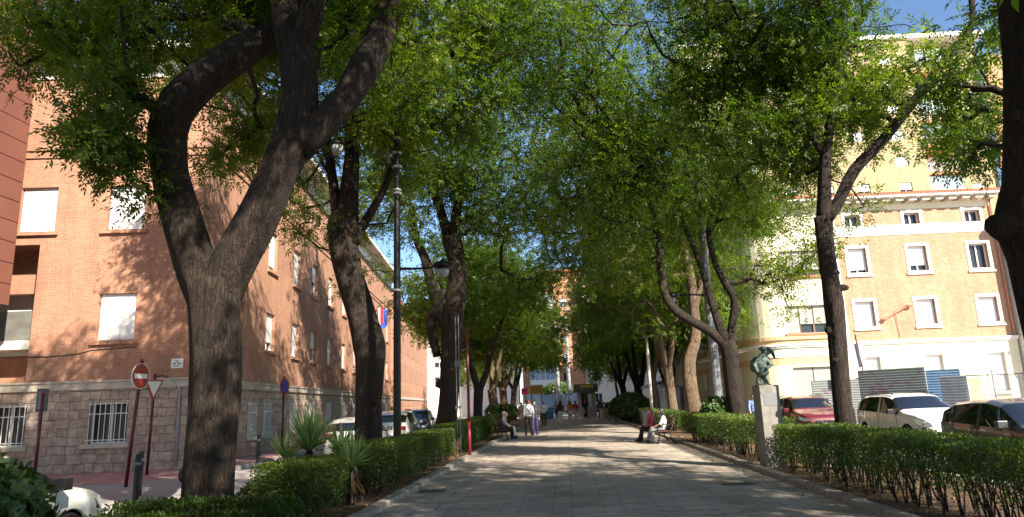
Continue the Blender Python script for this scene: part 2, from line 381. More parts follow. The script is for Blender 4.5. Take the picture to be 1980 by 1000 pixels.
def window(parent, u, z, w, h, kind='shutter', frac=1., depth=.22, sill=None, T=None, bars=False, y=0, surround=None, rnd=0):
    """window part with sub-parts; T = (loc, rz) frame of its wall inside the building"""
    key = (round(w, 2), round(h, 2), kind, round(frac, 2), depth, sill and sill.name, bars, surround)
    if key not in WC:
        d = {}; y1 = depth
        f = MB(); t = .05
        f.box(0, y1-.05, 0, t, y1+.02, h).box(w-t, y1-.05, 0, w, y1+.02, h).box(t, y1-.05, h-t, w-t, y1+.02, h).box(t, y1-.05, 0, w-t, y1+.02, t)
        if kind != 'closed' and w > .8: f.box(w/2-.03, y1-.045, t, w/2+.03, y1+.018, h-t)
        d['window'] = (f.mesh('window', M_['brown_frame' if kind == 'brown' else 'white_paint']), None)
        g = MB(); g.quad((0, y1+.03, 0), (w, y1+.03, 0), (w, y1+.03, h), (0, y1+.03, h)); d['pane'] = (g.mesh('pane', M_['dark_glass'] if kind != 'pale' else M_['pale_glass']), None)
        if frac > 0:
            s = MB(); zb = h*(1-frac)+t; n = max(2, int((h-zb)/.055)); zz = np.linspace(zb, h-.01, n+1)
            for i in range(n): s.box(.03, y1-.088, zz[i]+.011, w-.03, y1-.06, zz[i+1]); 
            s.box(.03, y1-.079, zb, w-.03, y1-.063, h-.02)
            d['shutter'] = (s.mesh('shutter', M_['shutter_grey' if kind == 'brown' else 'shutter']), None)
        if sill: s = MB(); s.box(-.14, -.10, -.12, w+.14, -.001, -.0); s.box(.002, 0, -.05, w-.002, depth-.06, .012); d['sill'] = (s.mesh('sill', sill), None)
        if surround:
            q = surround; s = MB(); pr = -.03
            s.box(-q, pr, -q*.7, 0, -.0015, h+q).box(w, pr, -q*.7, w+q, -.0015, h+q).box(0, pr, h, w, -.0015, h+q).box(-q-.06, pr-.05, -q*.7-.1, w+q+.06, -.001, -q*.7)
            s.box(0, pr, -q*.7, w, -.0015, 0); d['surround'] = (s.mesh('surround', M_['white_trim']), None)
        if bars:
            s = MB(); n = 8
            for i in range(n): x = .04+(w-.08)*i/(n-1); s.box(x-.010, -.03, -.02, x+.010, -.01, h+.02)
            for q in (.12, h*.72, h-.05): s.box(-.01, -.034, q-.012, w+.01, -.012+.004, q+.012)
            d['grille'] = (s.mesh('grille', M_['white_paint']), None)
        WC[key] = d
    d = WC[key]; loc, rz = T if T else ((0, 0, 0), 0)
    p = Vector(loc) + Matrix.Rotation(rz, 3, 'Z') @ Vector((u, y, z))
    f = link_mesh('window', d['window'][0], parent, p, rz)
    for k, (me, _) in d.items():
        if k != 'window': link_mesh(k, me, f)
    return f
def trim(name, m, parent, u0, u1, z0, z1, out, T=None, y=0, bev=0):
    b = MB().box(u0, y-out, z0, u1, y-.002, z1); loc, rz = T if T else (None, 0)
    return b.build(name, m, parent, loc, rz, bevel=bev)

# ------------------------------------------------------------ left corner building
CX, CY, AF = -11.65, 20.9, rad(6.03)
LB = thing('corner_building', 'red brick building on a rubble stone base with white shutters, at the left street corner', 'building', (CX, CY, 0), AF)
SW = rad(90)+rad(.27)
TS = ((0, 0, 0), SW)
zc = 2.72
rows_f = []
hf = [(-3.12, .84, -1.92, 2.1), (-6.2, .84, -5.0, 2.1), (-9.3, .84, -8.1, 2.1)]
wall('stone_base', M_['stone'], LB, -16, 0, -.15, zc-.2, hf, .28)
hb = [(-3.12, 4.0, -1.92, 5.52)]; hu = [(-3.1, 7.62, -1.88, 9.15), (-5.95, 7.62, -4.75, 9.15), (-8.9, 7.62, -7.7, 9.15)]
wall('brick_wall', M_['red_brick'], LB, -5.15, 0, zc, 7.2, hb, .2)
wall('brick_wall', M_['red_brick'], LB, -16, 0, 7.2, 13.0, hu, .2)
b = MB(); b.quad((-5.15, 0, zc), (-5.15, .9, zc), (-5.15, .9, 7.2), (-5.15, 0, 7.2)); b.quad((-16, 0, 7.2), (-5.15, 0, 7.2), (-5.15, .9, 7.2), (-16, .9, 7.2)); b.quad((-16, 0, zc), (-5.15, 0, zc), (-5.15, .9, zc), (-16, .9, zc)); b.build('recess', M_['red_brick'], LB)
wall('brick_wall', M_['red_brick'], LB, -16, -5.15, zc, 7.2, [(-8.6, 3.7, -5.25, 5.75)], .5, y=.9)
b = MB().box(-8.6, 1.42, 3.7, -5.25, 1.5, 5.75); b.build('loggia_back', M_['white_paint'], LB)
b = MB().box(-8.9, .05, 4.12, -5.22, .20, 5.05).build('balcony', M_['dark_concrete'], LB, bevel=.01); MB().box(-8.95, -.02, 3.82, -5.2, .88, 4.1).build('balcony_slab', M_['white_trim'], LB)
trim('cornice', M_['stone_trim'], LB, -16, .07, zc-.22, zc, .07); trim('cornice', M_['stone_trim'], LB, -16, .1, zc, zc+.06, .11)
trim('string_course', M_['red_brick'], LB, -16, .05, 10.42, 10.56, .05); trim('string_course', M_['red_brick'], LB, -16, .05, 10.16, 10.24, .05)
for h in hf: window(LB, h[0], h[1], 1.2, 1.26, 'bars', .0, .28, M_['stone_trim'], bars=True)
for h in hb: window(LB, h[0], h[1], 1.2, 1.52, 'closed', 1, .2, M_['red_brick'])
for h in hu: window(LB, h[0], h[1], h[2]-h[0], 1.53, 'closed', 1, .2, M_['red_brick'])
for (a, z) in ((-3.12, 5.52), (-3.1, 9.15), (-5.95, 9.15)):
    b = MB()
    for i in range(17): b.box(a-.06+i*.078, -.006, z+.01, a-.06+i*.078+.066, .02, z+.40)
    b.build('lintel', M_['red_brick'], LB)
# side wall
us = [6.9, 10.75, 14.2, 18.0, 21.9, 25.6, 29.4, 33.2, 37, 40.8]
L1 = [(u, .7, u+1.05, 2.0) for u in ([2.3, 5.05]+us)]
L2 = [(u, 4.15, u+1.15, 5.75) for u in ([3.0]+us)]; L3 = [(u, 7.6, u+1.15, 9.35) for u in ([3.0]+us)]
wall('stone_base', M_['stone'], LB, 0, 44, -.15, zc-.2, L1, .28, TS[0], SW)
wall('brick_wall', M_['red_brick'], LB, 0, 44, zc, 13.0, L2+L3, .22, TS[0], SW)
trim('cornice', M_['stone_trim'], LB, -.1, 44, zc-.22, zc, .07, TS); trim('cornice', M_['stone_trim'], LB, -.12, 44, zc, zc+.06, .11, TS)
trim('string_course', M_['red_brick'], LB, -.06, 44, 10.75, 10.9, .05, TS); trim('string_course', M_['red_brick'], LB, -.06, 44, 10.45, 10.53, .05, TS)
for i, h in enumerate(L1): window(LB, h[0], h[1], 1.05, 1.3, 'bars', 0, .28, M_['stone_trim'], TS, bars=True)
for i, h in enumerate(L2): window(LB, h[0], h[1], 1.15, 1.6, 'shutter', (1, .8, 1, .6, 1)[i % 5], .2, M_['red_brick'], TS)
for i, h in enumerate(L3): window(LB, h[0], h[1], 1.15, 1.75, 'shutter', (1, .9, 1, .55, 1)[i % 5], .2, M_['red_brick'], TS)
trim('frieze', M_['white_paint'], LB, -16, .06, 13.0, 13.75, .05); trim('frieze', M_['white_paint'], LB, -.06, 44, 13.0, 13.75, .05, TS)
b = MB(); b.box(-16.5, -.75, 13.75, .75, 45, 13.98); b.build('eaves', M_['white_trim'], LB)
b = MB(); b.add([(-16.5, -.72, 13.99), (.72, -.72, 13.99), (.72, 45, 13.99), (-16.5, 45, 13.99), (-7.5, 6, 15.6), (-7.5, 39, 15.6)], [(0, 1, 4), (1, 2, 5, 4), (2, 3, 5), (3, 0, 4, 5)]); b.build('roof', M_['terracotta'], LB)
b = MB(); b.quad((0, 44, -.1), (-16, 44, -.1), (-16, 44, 13), (0, 44, 13)); b.quad((-16, 0, -.1), (-16, 0, 13), (-16, 44, 13), (-16, 44, -.1)); b.build('rear_wall', M_['red_brick'], LB)
b = MB().tube([(-.62, -.05, 2.72), (-.5, -.06, 2.62), (-.36, -.06, 2.45), (-.34, -.06, .1)], .035, 6); b.build('drain_pipe', M_['zinc'], LB, smooth=True)
b = MB().tube([(-8, -.02, 3.62), (-4.5, -.02, 3.56), (-3.6, -.02, 3.62), (-3.2, -.015, 3.72), (-1.8, -.02, 3.78)], .012, 5); b.tube([(-1.2, -.1, 2.8), (-.9, -.09, 2.86), (-.62, -.06, 2.74)], .016, 5); b.build('cable', M_['black_trim'], LB)

def plate_text(parent, body, loc, size, m, rot=(rad(90), 0, 0), name='lettering', align='CENTER', ex=.002):
    c = bpy.data.curves.new(name, 'FONT'); c.body = body; c.size = size; c.align_x = align; c.align_y = 'CENTER'; c.extrude = ex; c.space_line = .85
    o = bpy.data.objects.new(name, c); COL.objects.link(o); dg = bpy.context.evaluated_depsgraph_get(); dg.update()
    me = bpy.data.meshes.new_from_object(o.evaluated_get(dg)); bpy.data.objects.remove(o); me.materials.clear(); me.materials.append(m)
    q = link_mesh(name, me, parent, loc); q.rotation_euler = rot; return q
def on_front(u, y, z): return Vector((CX, CY, 0)) + Matrix.Rotation(AF, 3, 'Z') @ Vector((u, y, z))
SP = thing('street_plate', 'small white street name plate on the brick wall beside the corner', 'street sign', on_front(-.5, -.03, 3.22), AF)
MB().box(-.2, 0, -.16, .2, .025, .16).build('panel', M_['stone_trim'], SP, bevel=.01)
MB().box(-.185, -.004, -.145, .185, -.001, .145).build('face', M_['sign_white'], SP)
q_ = MB(); q_.box(-.06, -.007, .05, .04, -.0045, .085).box(-.14, -.007, -.03, -.03, -.0045, .015).box(0, -.007, -.03, .13, -.0045, .015).box(-.09, -.007, -.1, .09, -.0045, -.07); q_.build('worn_lettering', M_['grey_metal'], SP)
SP = thing('wall_plate', 'narrow white plaque on the side wall just round the brick corner', 'plaque', Vector((CX, CY, 0)) + Matrix.Rotation(AF, 3, 'Z') @ Vector((.03, .25, 3.35)), AF+SW)
MB().box(-.18, -.02, -.2, .18, .01, .2).build('panel', M_['sign_white'], SP, bevel=.005); MB().box(-.15, -.024, -.05, .15, -.021, .1).build('print', M_['grey_metal'], SP)

# flags on the side wall
def side_pt(s, out, z): return Vector((CX, CY, 0)) + Matrix.Rotation(AF+SW, 3, 'Z') @ Vector((s, -out, z))
def flag(s, z, cols, label, sway):
    t = thing('flag', label, 'flag', side_pt(s, .05, z), AF+SW, 'flags on the brick building')
    MB().tube([(0, 0, 0), (0, -.9, 1.1)], .02, 6).build('flagpole', M_['white_paint'], t)
    b = MB(); n = 7
    for i in range(n):
        for j in range(10):
            def P(a, c):
                y = -.9+.62*a*1.0; zz = 1.1-.2*a*.3 - c*1.5 - a*.35; return (.10*math.sin(c*5+a*6+sway)*(.3+a), y, zz)
            a0, a1 = i/n, (i+1)/n; c0, c1 = j/10, (j+1)/10
            b.mi = min(len(cols)-1, int(a0*len(cols)+.01)); b.quad(P(a0, c0), P(a1, c0), P(a1, c1), P(a0, c1))
    o = b.build('cloth', [M_[c] for c in cols], t, smooth=True); o.modifiers.new('thick', 'SOLIDIFY').thickness = .006
mat('flag_red', (.45, .03, .04), .7); mat('flag_yellow', (.7, .45, .05), .7); mat('flag_blue', (.03, .08, .45), .7); mat('flag_purple', (.20, .05, .18), .7)
flag(33.0, 8.7, ['flag_red', 'sign_white', 'flag_red'], 'red and pale flag hanging from the brick wall beside the blue one', 0)
flag(35.0, 8.7, ['flag_blue'], 'plain blue flag hanging from the brick wall', 2)

# farther brick wing, then pale buildings beyond
FB = thing('brick_annex', 'farther red brick block with small dark windows, behind the parked cars on the left', 'building', side_pt(44.4, -.3, 0), AF+SW)
ha = [(u, z, u+.8, z+1.1) for u in np.arange(1.2, 40, 2.6) for z in (.7, 3.5, 4.9+1.6, 9.4)]
wall('brick_wall', M_['red_brick'], FB, 0, 42, -.1, 12.4, ha, .2)
for h in ha[:48]: window(FB, h[0], h[1], .8, 1.1, 'shutter', 0 if (int(h[0]*7) % 3) else .6, .2)
trim('cornice', M_['stone_trim'], FB, 0, 42, 2.5, 2.75, .1); b = MB().box(-.3, -.5, 12.4, 42.3, 12, 12.8); b.build('roof', M_['terracotta'], FB)
MB().quad((0, 0, -.1), (0, 0, 12.4), (0, 12, 12.4), (0, 12, -.1)).build('end_wall', M_['red_brick'], FB); MB().quad((42, 0, -.1), (42, 12, -.1), (42, 12, 12.4), (42, 0, 12.4)).build('end_wall', M_['red_brick'], FB)

# copper-clad overhanging block at the far left
RB = thing('clad_building', 'overhanging block clad in dark reddish panels, cut by the left edge of the photo', 'building', (-16.62, 19.2, 0), rad(0))
b = MB(); 
z = 5.05
while z < 24:
    b.box(-14, -16, z, 0, 0, z+.62); z += .645
b.build('cladding', M_['copper_panel'], RB); MB().box(-13.97, -15.97, 5.07, -.03, -.03, 24).build('core_wall', M_['black_trim'], RB)
MB().box(-13.9, -15.5, -.1, -2.6, -.6, 5.04).build('ground_floor', M_['dark_concrete'], RB)
MB().box(-.5, -1.0, -.1, -.1, -.6, 5.04).build('column', M_['dark_concrete'], RB)

# ------------------------------------------------------------ right facade building
AR = rad(2.5)
RF = thing('cream_building', 'brick and cream building with white window surrounds and rounded corner behind the parked cars', 'building', (15.3, 38, 0), AR)
cream = M_['cream_render']; wt = M_['white_trim']
hg = [(q+.02, 1.35, q+.98, 3.35) for q in (.47, 3.75, 6.99)]
h2 = [(q, 4.98, q+1.0, 6.33) for q in (.52, 3.78, 7.07)]; h3 = [(q, 7.9, q+1.0, 9.28) for q in (.52, 3.78, 7.07)]; h4 = [(q, 10.52, q+.85, 11.18) for q in (.6, 3.85, 7.15)]
wall('ground_floor_wall', cream, RF, -.4, 8.75, -.15, 4.0, hg, .25)
wall('brick_wall', M_['pale_brick'], RF, 0, 8.75, 4.2, 9.97, h2+h3, .25)
wall('parapet_band', wt, RF, 0, 8.75, 9.97, 10.50, [], y=-.03)
wall('attic_wall', M_['pale_brick'], RF, 0, 8.75, 10.50, 11.38, h4, .25)
b = MB().box(0, -.031, 9.95, 8.75, -.001, 9.97).box(0, -.04, 10.5, 8.75, -.001, 10.52); b.build('band_edge', wt, RF)
trim('cornice', wt, RF, -.4, 8.78, 4.0, 4.1, .08); trim('cornice', wt, RF, -.4, 8.8, 4.1, 4.2, .14)
wall('frieze', cream, RF, 0, 8.75, 11.38, 11.75, [])
for q in hg: window(RF, q[0], q[1], .96, 2.0, 'shutter', 1, .25, surround=.12)
for i, q in enumerate(h2): window(RF, q[0], q[1], 1.0, 1.35, 'shutter', 1, .25, surround=.16)
for i, q in enumerate(h3): window(RF, q[0], q[1], 1.0, 1.38, 'shutter', (.9, .8, .05)[i], .25, surround=.16)
for q in h4: window(RF, q[0], q[1], .85, .66, 'shutter', 0, .25, surround=.16)
wall('quoin_strip', wt, RF, -.42, 0, 4.2, 11.75, [], y=-.03)
# curved corner, side wall
def arc(u0, z0, z1, out=0., n=10, r=1.8, ux=-3.3, side=16):
    pts = [(u0, -out)]; 
    for i in range(n+1):
        a = rad(90)*i/n; pts.append((ux-math.sin(a)*(r+out), r-math.cos(a)*(r+out)))
    pts.append((ux-r-out, r+side)); return pts
def curved(name, m, z0, z1, out=0., u0=-.4, th=None, side=16):
    P = arc(u0, z0, z1, out, side=side); b = MB()
    for (a, c) in zip(P[:-1], P[1:]):
        b.quad((a[0], a[1], z0), (a[0], a[1], z1), (c[0], c[1], z1), (c[0], c[1], z0))
        if th: b.quad((a[0], a[1], z1), (a[0], a[1]+th, z1), (c[0]+th, c[1], z1), (c[0], c[1], z1)); b.quad((a[0], a[1], z0), (c[0], c[1], z0), (c[0]+th, c[1], z0), (a[0], a[1]+th, z0))
    return b.build(name, m, RF, smooth='wall' in name)
mat('ochre_render', (.66, .44, .24), .85, var=.08, sc=2, bump=.1)
hc1 = [(-3.2, .95, -.98, 2.95)]; hc2 = [(-3.25, 4.75, -.95, 6.25)]; hc3 = [(-3.25, 7.9, -.95, 9.3)]
wall('bay_wall', cream, RF, -3.3, -.42, -.15, 4.0, hc1, .25); wall('bay_wall', M_['cream_render'], RF, -3.3, -.42, 4.2, 11.75, hc2+hc3, .25)
curved('corner_wall', cream, -.15, 4.0, u0=-3.3); curved('corner_wall', cream, 4.2, 11.75, u0=-3.3)
curved('cornice', wt, 4.0, 4.1, .08, -.4, .1); curved('cornice', wt, 4.1, 4.2, .14, -.4, .16); curved('ledge', M_['ochre_render'], 4.42, 4.6, .1, -.4, .12); curved('ledge', wt, 3.5, 3.6, .05, -.4, .06); curved('render_band', M_['ochre_render'], 4.2, 4.43, .012, -.43); curved('render_band', M_['ochre_render'], 3.1, 3.48, .012, -.43)
for (hh, fr) in ((hc1[0], .96), (hc2[0], .7), (hc3[0], .8)):
    w = (hh[2]-hh[0])/3 if hh[1] > 3 else (hh[2]-hh[0])/2
    for i in range(3 if hh[1] > 3 else 2): window(RF, hh[0]+i*w, hh[1], w, hh[3]-hh[1], 'brown', fr if i else 1, .25)
    trim('sill', M_['terracotta'], RF, hh[0]-.1, hh[2]+.1, hh[1]-.14, hh[1]-.02, .12)
TSide = ((-5.1, 1.8, 0), rad(-90))
def side_win(s, z, w, h, k='shutter', fr=.5): # windows standing proud on the side wall
    q = window(RF, 0, 0, w, h, k, fr, .06, surround=.12); q.location = Vector((-5.1-.06, s, z)); q.rotation_euler = (0, 0, rad(-90)); return q
for s in (3.4, 5.6, 8.6, 11.5):
    for z, h in ((1.0, 2), (4.9, 1.7), (7.9, 1.6)): side_win(s, z, .85, h)
b = MB()
for i in range(24): b.box(-5.17, 2.15, 4.62+i*.3, -5.09, 2.5 if i % 2 else 2.7, 4.62+i*.3+.26)
b.build('quoins', wt, RF)
b = MB(); P = arc(8.9, 0, 0, .7); z = 11.75
b.add([(p[0], p[1], 11.95) for p in P]+[(p[0], p[1], 12.08) for p in P], [(i, i+1, len(P)+i+1, len(P)+i) for i in range(len(P)-1)]+[tuple(range(len(P)))]); b.build('eaves', wt, RF)
b = MB(); 
for i in range(17): u = -3.2+i*.72; b.box(u, -.55, 11.74, u+.42, 0, 11.94)
b.build('eave_brackets', M_['stone_trim'], RF)
b = MB(); n = 74
for i in range(n):
    u = -3.4+i*(12.3/n); b.tube([(u+.06, -.74, 12.12), (u+.06, .6, 12.5), (u+.06, 3, 13.1)], .082, 6)
b.quad((-5.8, -.68, 12.09), (8.9, -.68, 12.09), (8.9, 3.5, 13.15), (-4.4, 3.5, 13.15)); b.quad((-5.8, -.68, 12.09), (-4.4, 3.5, 13.15), (-4.4, 17, 13.15), (-5.8, 17, 12.09)); b.build('tiled_roof', M_['terracotta'], RF)
b = MB().tube([(8.6, -.1, 11.9), (8.6, -.1, 4.3)], .05, 8); b.build('downpipe', M_['terracotta'], RF, smooth=True)
b = MB().tube([(-.5, -.08, 11.7), (-.5, -.08, .3)], .02, 6); b.build('cable', M_['grey_metal'], RF)
b = MB(); b.quad((8.75, 0, -.1), (8.75, 16, -.1), (8.75, 16, 12), (8.75, 0, 12)); b.quad((-5.1, 17.8, -.1), (-5.1, 17.8, 12), (8.75, 17.8, 12), (8.75, 17.8, -.1)); b.build('rear_wall', cream, RF)
WL = thing('wall_lamp', 'double armed rusty lamp bracket on the brick between two white framed windows', 'lamp', Vector((15.3, 38, 0))+Matrix.Rotation(AR, 3, 'Z') @ Vector((2.6, -.05, 5.65)), AR)  # cast shadow of an unseen lamp, built as a solid bracket shape
MB().tube([(.05, 0, -1.3), (.0, 0, -.5), (-.02, -.02, .1)], .015, 6).build('conduit', M_['terracotta'], WL)
MB().tube([(-.62, -.1, -.32), (0, -.06, .0), (.62, -.1, .3)], .03, 6).build('arm', M_['terracotta'], WL)
for sx, sz in ((-1, -1), (1, 1)): MB().ell((sx*.72, -.1, sz*.34), (.2, .09, .07)).build('lamp_head', M_['terracotta'], WL, smooth=True)  # rounded ends of the shadow shape, not working lamps

# next building on the right, in shade
NB = thing('grey_building', 'plain pale grey rendered building with ruled joints at the right edge of the photo', 'building', (24.2, 37.6, 0), AR)
b = MB()
for i in range(17): b.box(0, 0, .02+i*.62-.15, 14, 12, .02+i*.62+.60-.15)
b.build('wall', M_['white_trim'], NB); MB().box(.01, .012, -.1, 13.99, 11.99, 10.5).build('joint_core', M_['grey_render'], NB)
MB().box(-.1, -.12, 4.02, 14, -.002, 4.12).build('string_course', M_['white_trim'], NB)
MB().box(-.2, -.4, 10.5, 14.2, 12, 10.8).build('roof', M_['terracotta'], NB)

# tower block behind
TB = thing('apartment_tower', 'tall yellow brick apartment tower with stacked glazed balconies rising behind the cream building', 'building', (20, 75, 0), AR)
H = 41.5
hw = [(u, z, u+1.35, z+1.2) for u in (-2.2, 1.6, 5.6, 9.6, 13.6, 18.2) for z in np.arange(4.3, 38.5, 3.1)]
wall('brick_wall', M_['yellow_brick'], TB, -4.4, 21.6, -.1, H, hw, .2)
n_ = 0
for i, h in enumerate(hw):
    if h[1] > 9: window(TB, h[0], h[1], 1.35, 1.2, 'shutter', (1, .85, .7, 1)[i % 4], .2)
    else: window(TB, h[0], h[1], 1.35, 1.2, 'shutter', 1, .2)
hs = [(u, z, u+1.35, z+.95) for u in (27.2,) for z in np.arange(4.6, 38.5, 3.1)]
wall('brick_wall', M_['yellow_brick'], TB, 25.6, 30.2, -.1, H, hs, .2, y=1.6)
for i, h in enumerate(hs): window(TB, h[0], h[1], 1.35, .95, 'shutter', .7, .2, y=1.6)
wall('red_wall', M_['orange_brick'], TB, 30.2, 44, -.1, H-2, [], y=1.0)
b = MB(); b.quad((21.6, 0, -.1), (21.6, 3.2, -.1), (21.6, 3.2, H), (21.6, 0, H)); b.quad((25.6, 1.6, -.1), (25.6, 1.6, H), (25.6, 3.2, H), (25.6, 3.2, -.1)); b.quad((21.6, 3.2, -.1), (25.6, 3.2, -.1), (25.6, 3.2, H), (21.6, 3.2, H)); b.build('balcony_recess', M_['white_paint'], TB)
for k, z in enumerate(np.arange(3.6, 38, 3.1)):
    o = MB().box(21.6, .25, z-.35, 25.6, 3.2, z+.1); bal = o.build('balcony', M_['orange_brick'], TB)
    g = MB(); g.box(21.65, .32, z+.1, 25.5, .36, z+.16).box(21.65, .32, z+.98, 25.5, .36, z+1.04)
    for q in np.arange(21.7, 25.5, .2): g.box(q, .33, z+.16, q+.03, .35, z+.98)
    g.build('railing', M_['white_paint'], bal)
    if k % 3 != 1:
        g = MB(); 
        for q in np.linspace(21.7, 25.45, 5): g.box(q, .5, z+1.0, q+.07, .56, z+2.62)
        g.box(21.7, .5, z+2.55, 25.52, .56, z+2.62).box(21.7, .5, z+1.0, 25.52, .56, z+1.08); g.build('glazing_frame', M_['white_paint'], bal)
        MB().box(21.72, .525, z+1.05, 25.5, .535, z+2.6).build('pane', M_['pale_glass'], bal)
b = MB().box(-4.7, -.3, H, 30.5, 7, H+.5); b.build('roof_slab', M_['white_trim'], TB)
MB().quad((-4.4, 0, -.1), (-4.4, 0, H), (-4.4, 7, H), (-4.4, 7, -.1)).build('end_wall', M_['yellow_brick'], TB); MB().quad((44, 1, -.1), (44, 7, -.1), (44, 7, H-2), (44, 1, H-2)).build('end_wall', M_['orange_brick'], TB)

# shops behind the right tree row
def simple_building(name, label, loc, rz, w, h, d, m, holes, depth=.2, roofm='terracotta', frac=.5):
    t = thing(name, label, 'building', loc, rz)
    wall('wall', m, t, 0, w, -.15, h, holes, depth)
    for i, q in enumerate(holes): window(t, q[0], q[1], q[2]-q[0], q[3]-q[1], 'shutter', frac if (i*7) % 3 else 0, depth)
    MB().quad((0, 0, -.1), (0, 0, h), (0, d, h), (0, d, -.1)).build('end_wall', m, t); MB().quad((w, 0, -.1), (w, d, -.1), (w, d, h), (w, 0, h)).build('end_wall', m, t)
    MB().box(-.25, -.4, h, w+.25, d, h+.3).build('roof', M_[roofm], t); return t
# grey stone house with arched door (faces the path: rz -90 puts local -y towards -x)
GS = simple_building('stone_house', 'grey stone house with an arched doorway between the cream building and the white shop', (10.3, 61, 0), rad(-90), 5.4, 9, 10, M_['grey_render'], [(.5, 4.6, 1.5, 6.4), (3.6, 4.6, 4.6, 6.4)])
b = MB(); pr = [(-.75, -.1), (-.75, 2.1)]+[(-.75*math.cos(rad(a)), 2.1+.75*math.sin(rad(a))) for a in range(15, 180, 15)]+[(.75, 2.1), (.75, -.1)]
b.prism([(x+2.6, z) for x, z in pr], -.02, .3); b.build('arched_door', M_['black_trim'], GS)
b = MB(); 
for i in range(11):
    a = rad(180*i/10); b.obox((2.6-math.cos(a)*.78, -.05, 2.1+math.sin(a)*.78), (2.6-math.cos(a)*1.1, -.05, 2.1+math.sin(a)*1.1), .1, .24, (0, 1, 0))
b.build('arch_stones', M_['stone_trim'], GS); MB().box(-.02, -.1, 3.4, 5.42, -.002, 3.6).build('cornice', M_['stone_trim'], GS)
WS = simple_building('white_shop', 'white shop with a red sign in its doorway and a sloping pale awning', (10.3, 80, 0), rad(-90), 18.8, 8, 10, M_['white_trim'], [(.8, 4.6, 1.8, 6.2), (4, 4.6, 5, 6.2), (8, 4.6, 9, 6.2), (12, 4.6, 13, 6.2)])
b = MB(); 
for q in (1.2, 4.4, 7.6, 10.8, 13.6): b.box(q, -.03, .2, q+2.3, -.003, 2.7)
b.build('shop_window', M_['pale_glass'], WS)
b = MB(); b.add([(1, 0, 3.5), (13, 0, 3.5), (13, -2.2, 2.85), (1, -2.2, 2.85), (1, 0, 3.45), (13, 0, 3.45), (13, -2.2, 2.6), (1, -2.2, 2.6)], [(0, 1, 2, 3), (4, 7, 6, 5), (3, 2, 6, 7), (0, 3, 7, 4), (1, 5, 6, 2)]); b.build('awning', M_['grey_metal'], WS)
MB().box(16.3, -.05, .1, 17.9, -.003, 2.6).build('doorway', M_['black_trim'], WS); MB().ell((17.1, -.12, 1.6), (.32, .05, .5)).build('red_sign', M_['sign_red'], WS, smooth=True)

# buildings closing the view
EB = simple_building('end_building', 'orange brick building with bluish glazed balconies closing the view at the end of the promenade', (-7.2, 118, 0), rad(3), 10.6, 24, 14, M_['orange_brick'], [(6.9, z, 8.1, z+1.5) for z in (5.0, 8.2, 11.4, 14.6, 17.8)])
for z in (4.2, 7.4, 10.6, 13.8, 17.0):
    p = MB().box(1.2, -1.2, z, 5.6, 0, z+.2).box(1.2, -1.2, z+.2, 5.6, -1.12, z+1.15).build('balcony', M_['white_trim'], EB)
    g = MB()
    for q in np.linspace(1.2, 5.52, 6): g.box(q, -1.1, z+1.15, q+.08, -1.04, z+2.9)
    g.build('glazing_frame', M_['white_paint'], p); MB().box(1.22, -1.07, z+1.15, 5.55, -1.05, z+2.9).build('pane', M_['pale_glass'], p)
MB().box(.3, -.06, .1, 10.3, -.003, 3.1).build('shopfront', M_['pale_glass'], EB)
simple_building('ochre_building', 'pale peach building beside the orange brick one at the end of the promenade', (3.6, 116, 0), rad(3), 14, 22, 14, M_['cream_render'], [(u, z, u+1.2, z+1.6) for u in (1.2, 4.6, 8, 11) for z in (1.2, 4.8, 8, 11.2, 14.4)])
simple_building('pale_building', 'pale far building glimpsed between the left tree trunks', (-32, 112, 0), rad(3), 24.4, 16, 14, M_['white_trim'], [(u, z, u+1.6, z+1.7) for u in np.arange(1, 23, 3.2) for z in (4.6, 7.8, 11)])
simple_building('distant_block', 'cream block far behind the right tree row', (18.5, 112, 0), rad(3), 30, 20, 14, M_['yellow_brick'], [(u, z, u+1.6, z+1.7) for u in np.arange(1, 28, 3.4) for z in (4.6, 7.8, 11, 14.2)])

def drain(px, py, w, l, label):
    d = ray(px, py); t_ = -EYE/d.z; t = thing('drain_cover', label, 'drain cover', (d.x*t_, d.y*t_, 0)); b = MB().box(-w/2, -l/2, -.05, w/2, l/2, .004); b.build('frame', M_['dark_concrete'], t)
    b = MB()
    for i in range(9): b.box(-w/2+.03+i*(w-.06)/9, -l/2+.03, .0045, -w/2+.03+i*(w-.06)/9+(w-.06)/18, l/2-.03, .009)
    b.build('grate', M_['black_trim'], t)
drain(836, 950, .52, .42, 'dark drain cover near the left kerb of the path'); drain(1426, 936, .6, .36, 'dark drain cover near the right kerb, before the pedestal')
# ------------------------------------------------------------ trees
def catmull(P, R, step=.22):
    P = [np.array(p, float) for p in P]; P = [2*P[0]-P[1]]+P+[2*P[-1]-P[-2]]; R = [R[0]]+list(R)+[R[-1]]; out = []; rr = []
    for i in range(1, len(P)-2):
        n = max(2, int(np.linalg.norm(P[i+1]-P[i])/step))
        for k in range(n):
            t = k/n; a, b, c, d = P[i-1], P[i], P[i+1], P[i+2]
            out.append(.5*((2*b)+(-a+c)*t+(2*a-5*b+4*c-d)*t*t+(-a+3*b-3*c+d)*t**3)); rr.append(R[i]*(1-t)+R[i+1]*t)
    out.append(P[-2]); rr.append(R[-2]); return np.array(out), np.array(rr)
def px_limb(pts, Y0, pxr=True):
    """pts: (px, py, half width px, depth offset)"""
    P = []; R = []
    for q in pts:
        Y = Y0+(q[3] if len(q) > 3 else 0); p = at(q[0], q[1], Y); dist = (p-Vector((0, 0, EYE))).dot(FW); P.append(tuple(p)); R.append(q[2]*(.74 if Y0 in (15, 14.9) else .84)*dist/FOC)
    return P, R
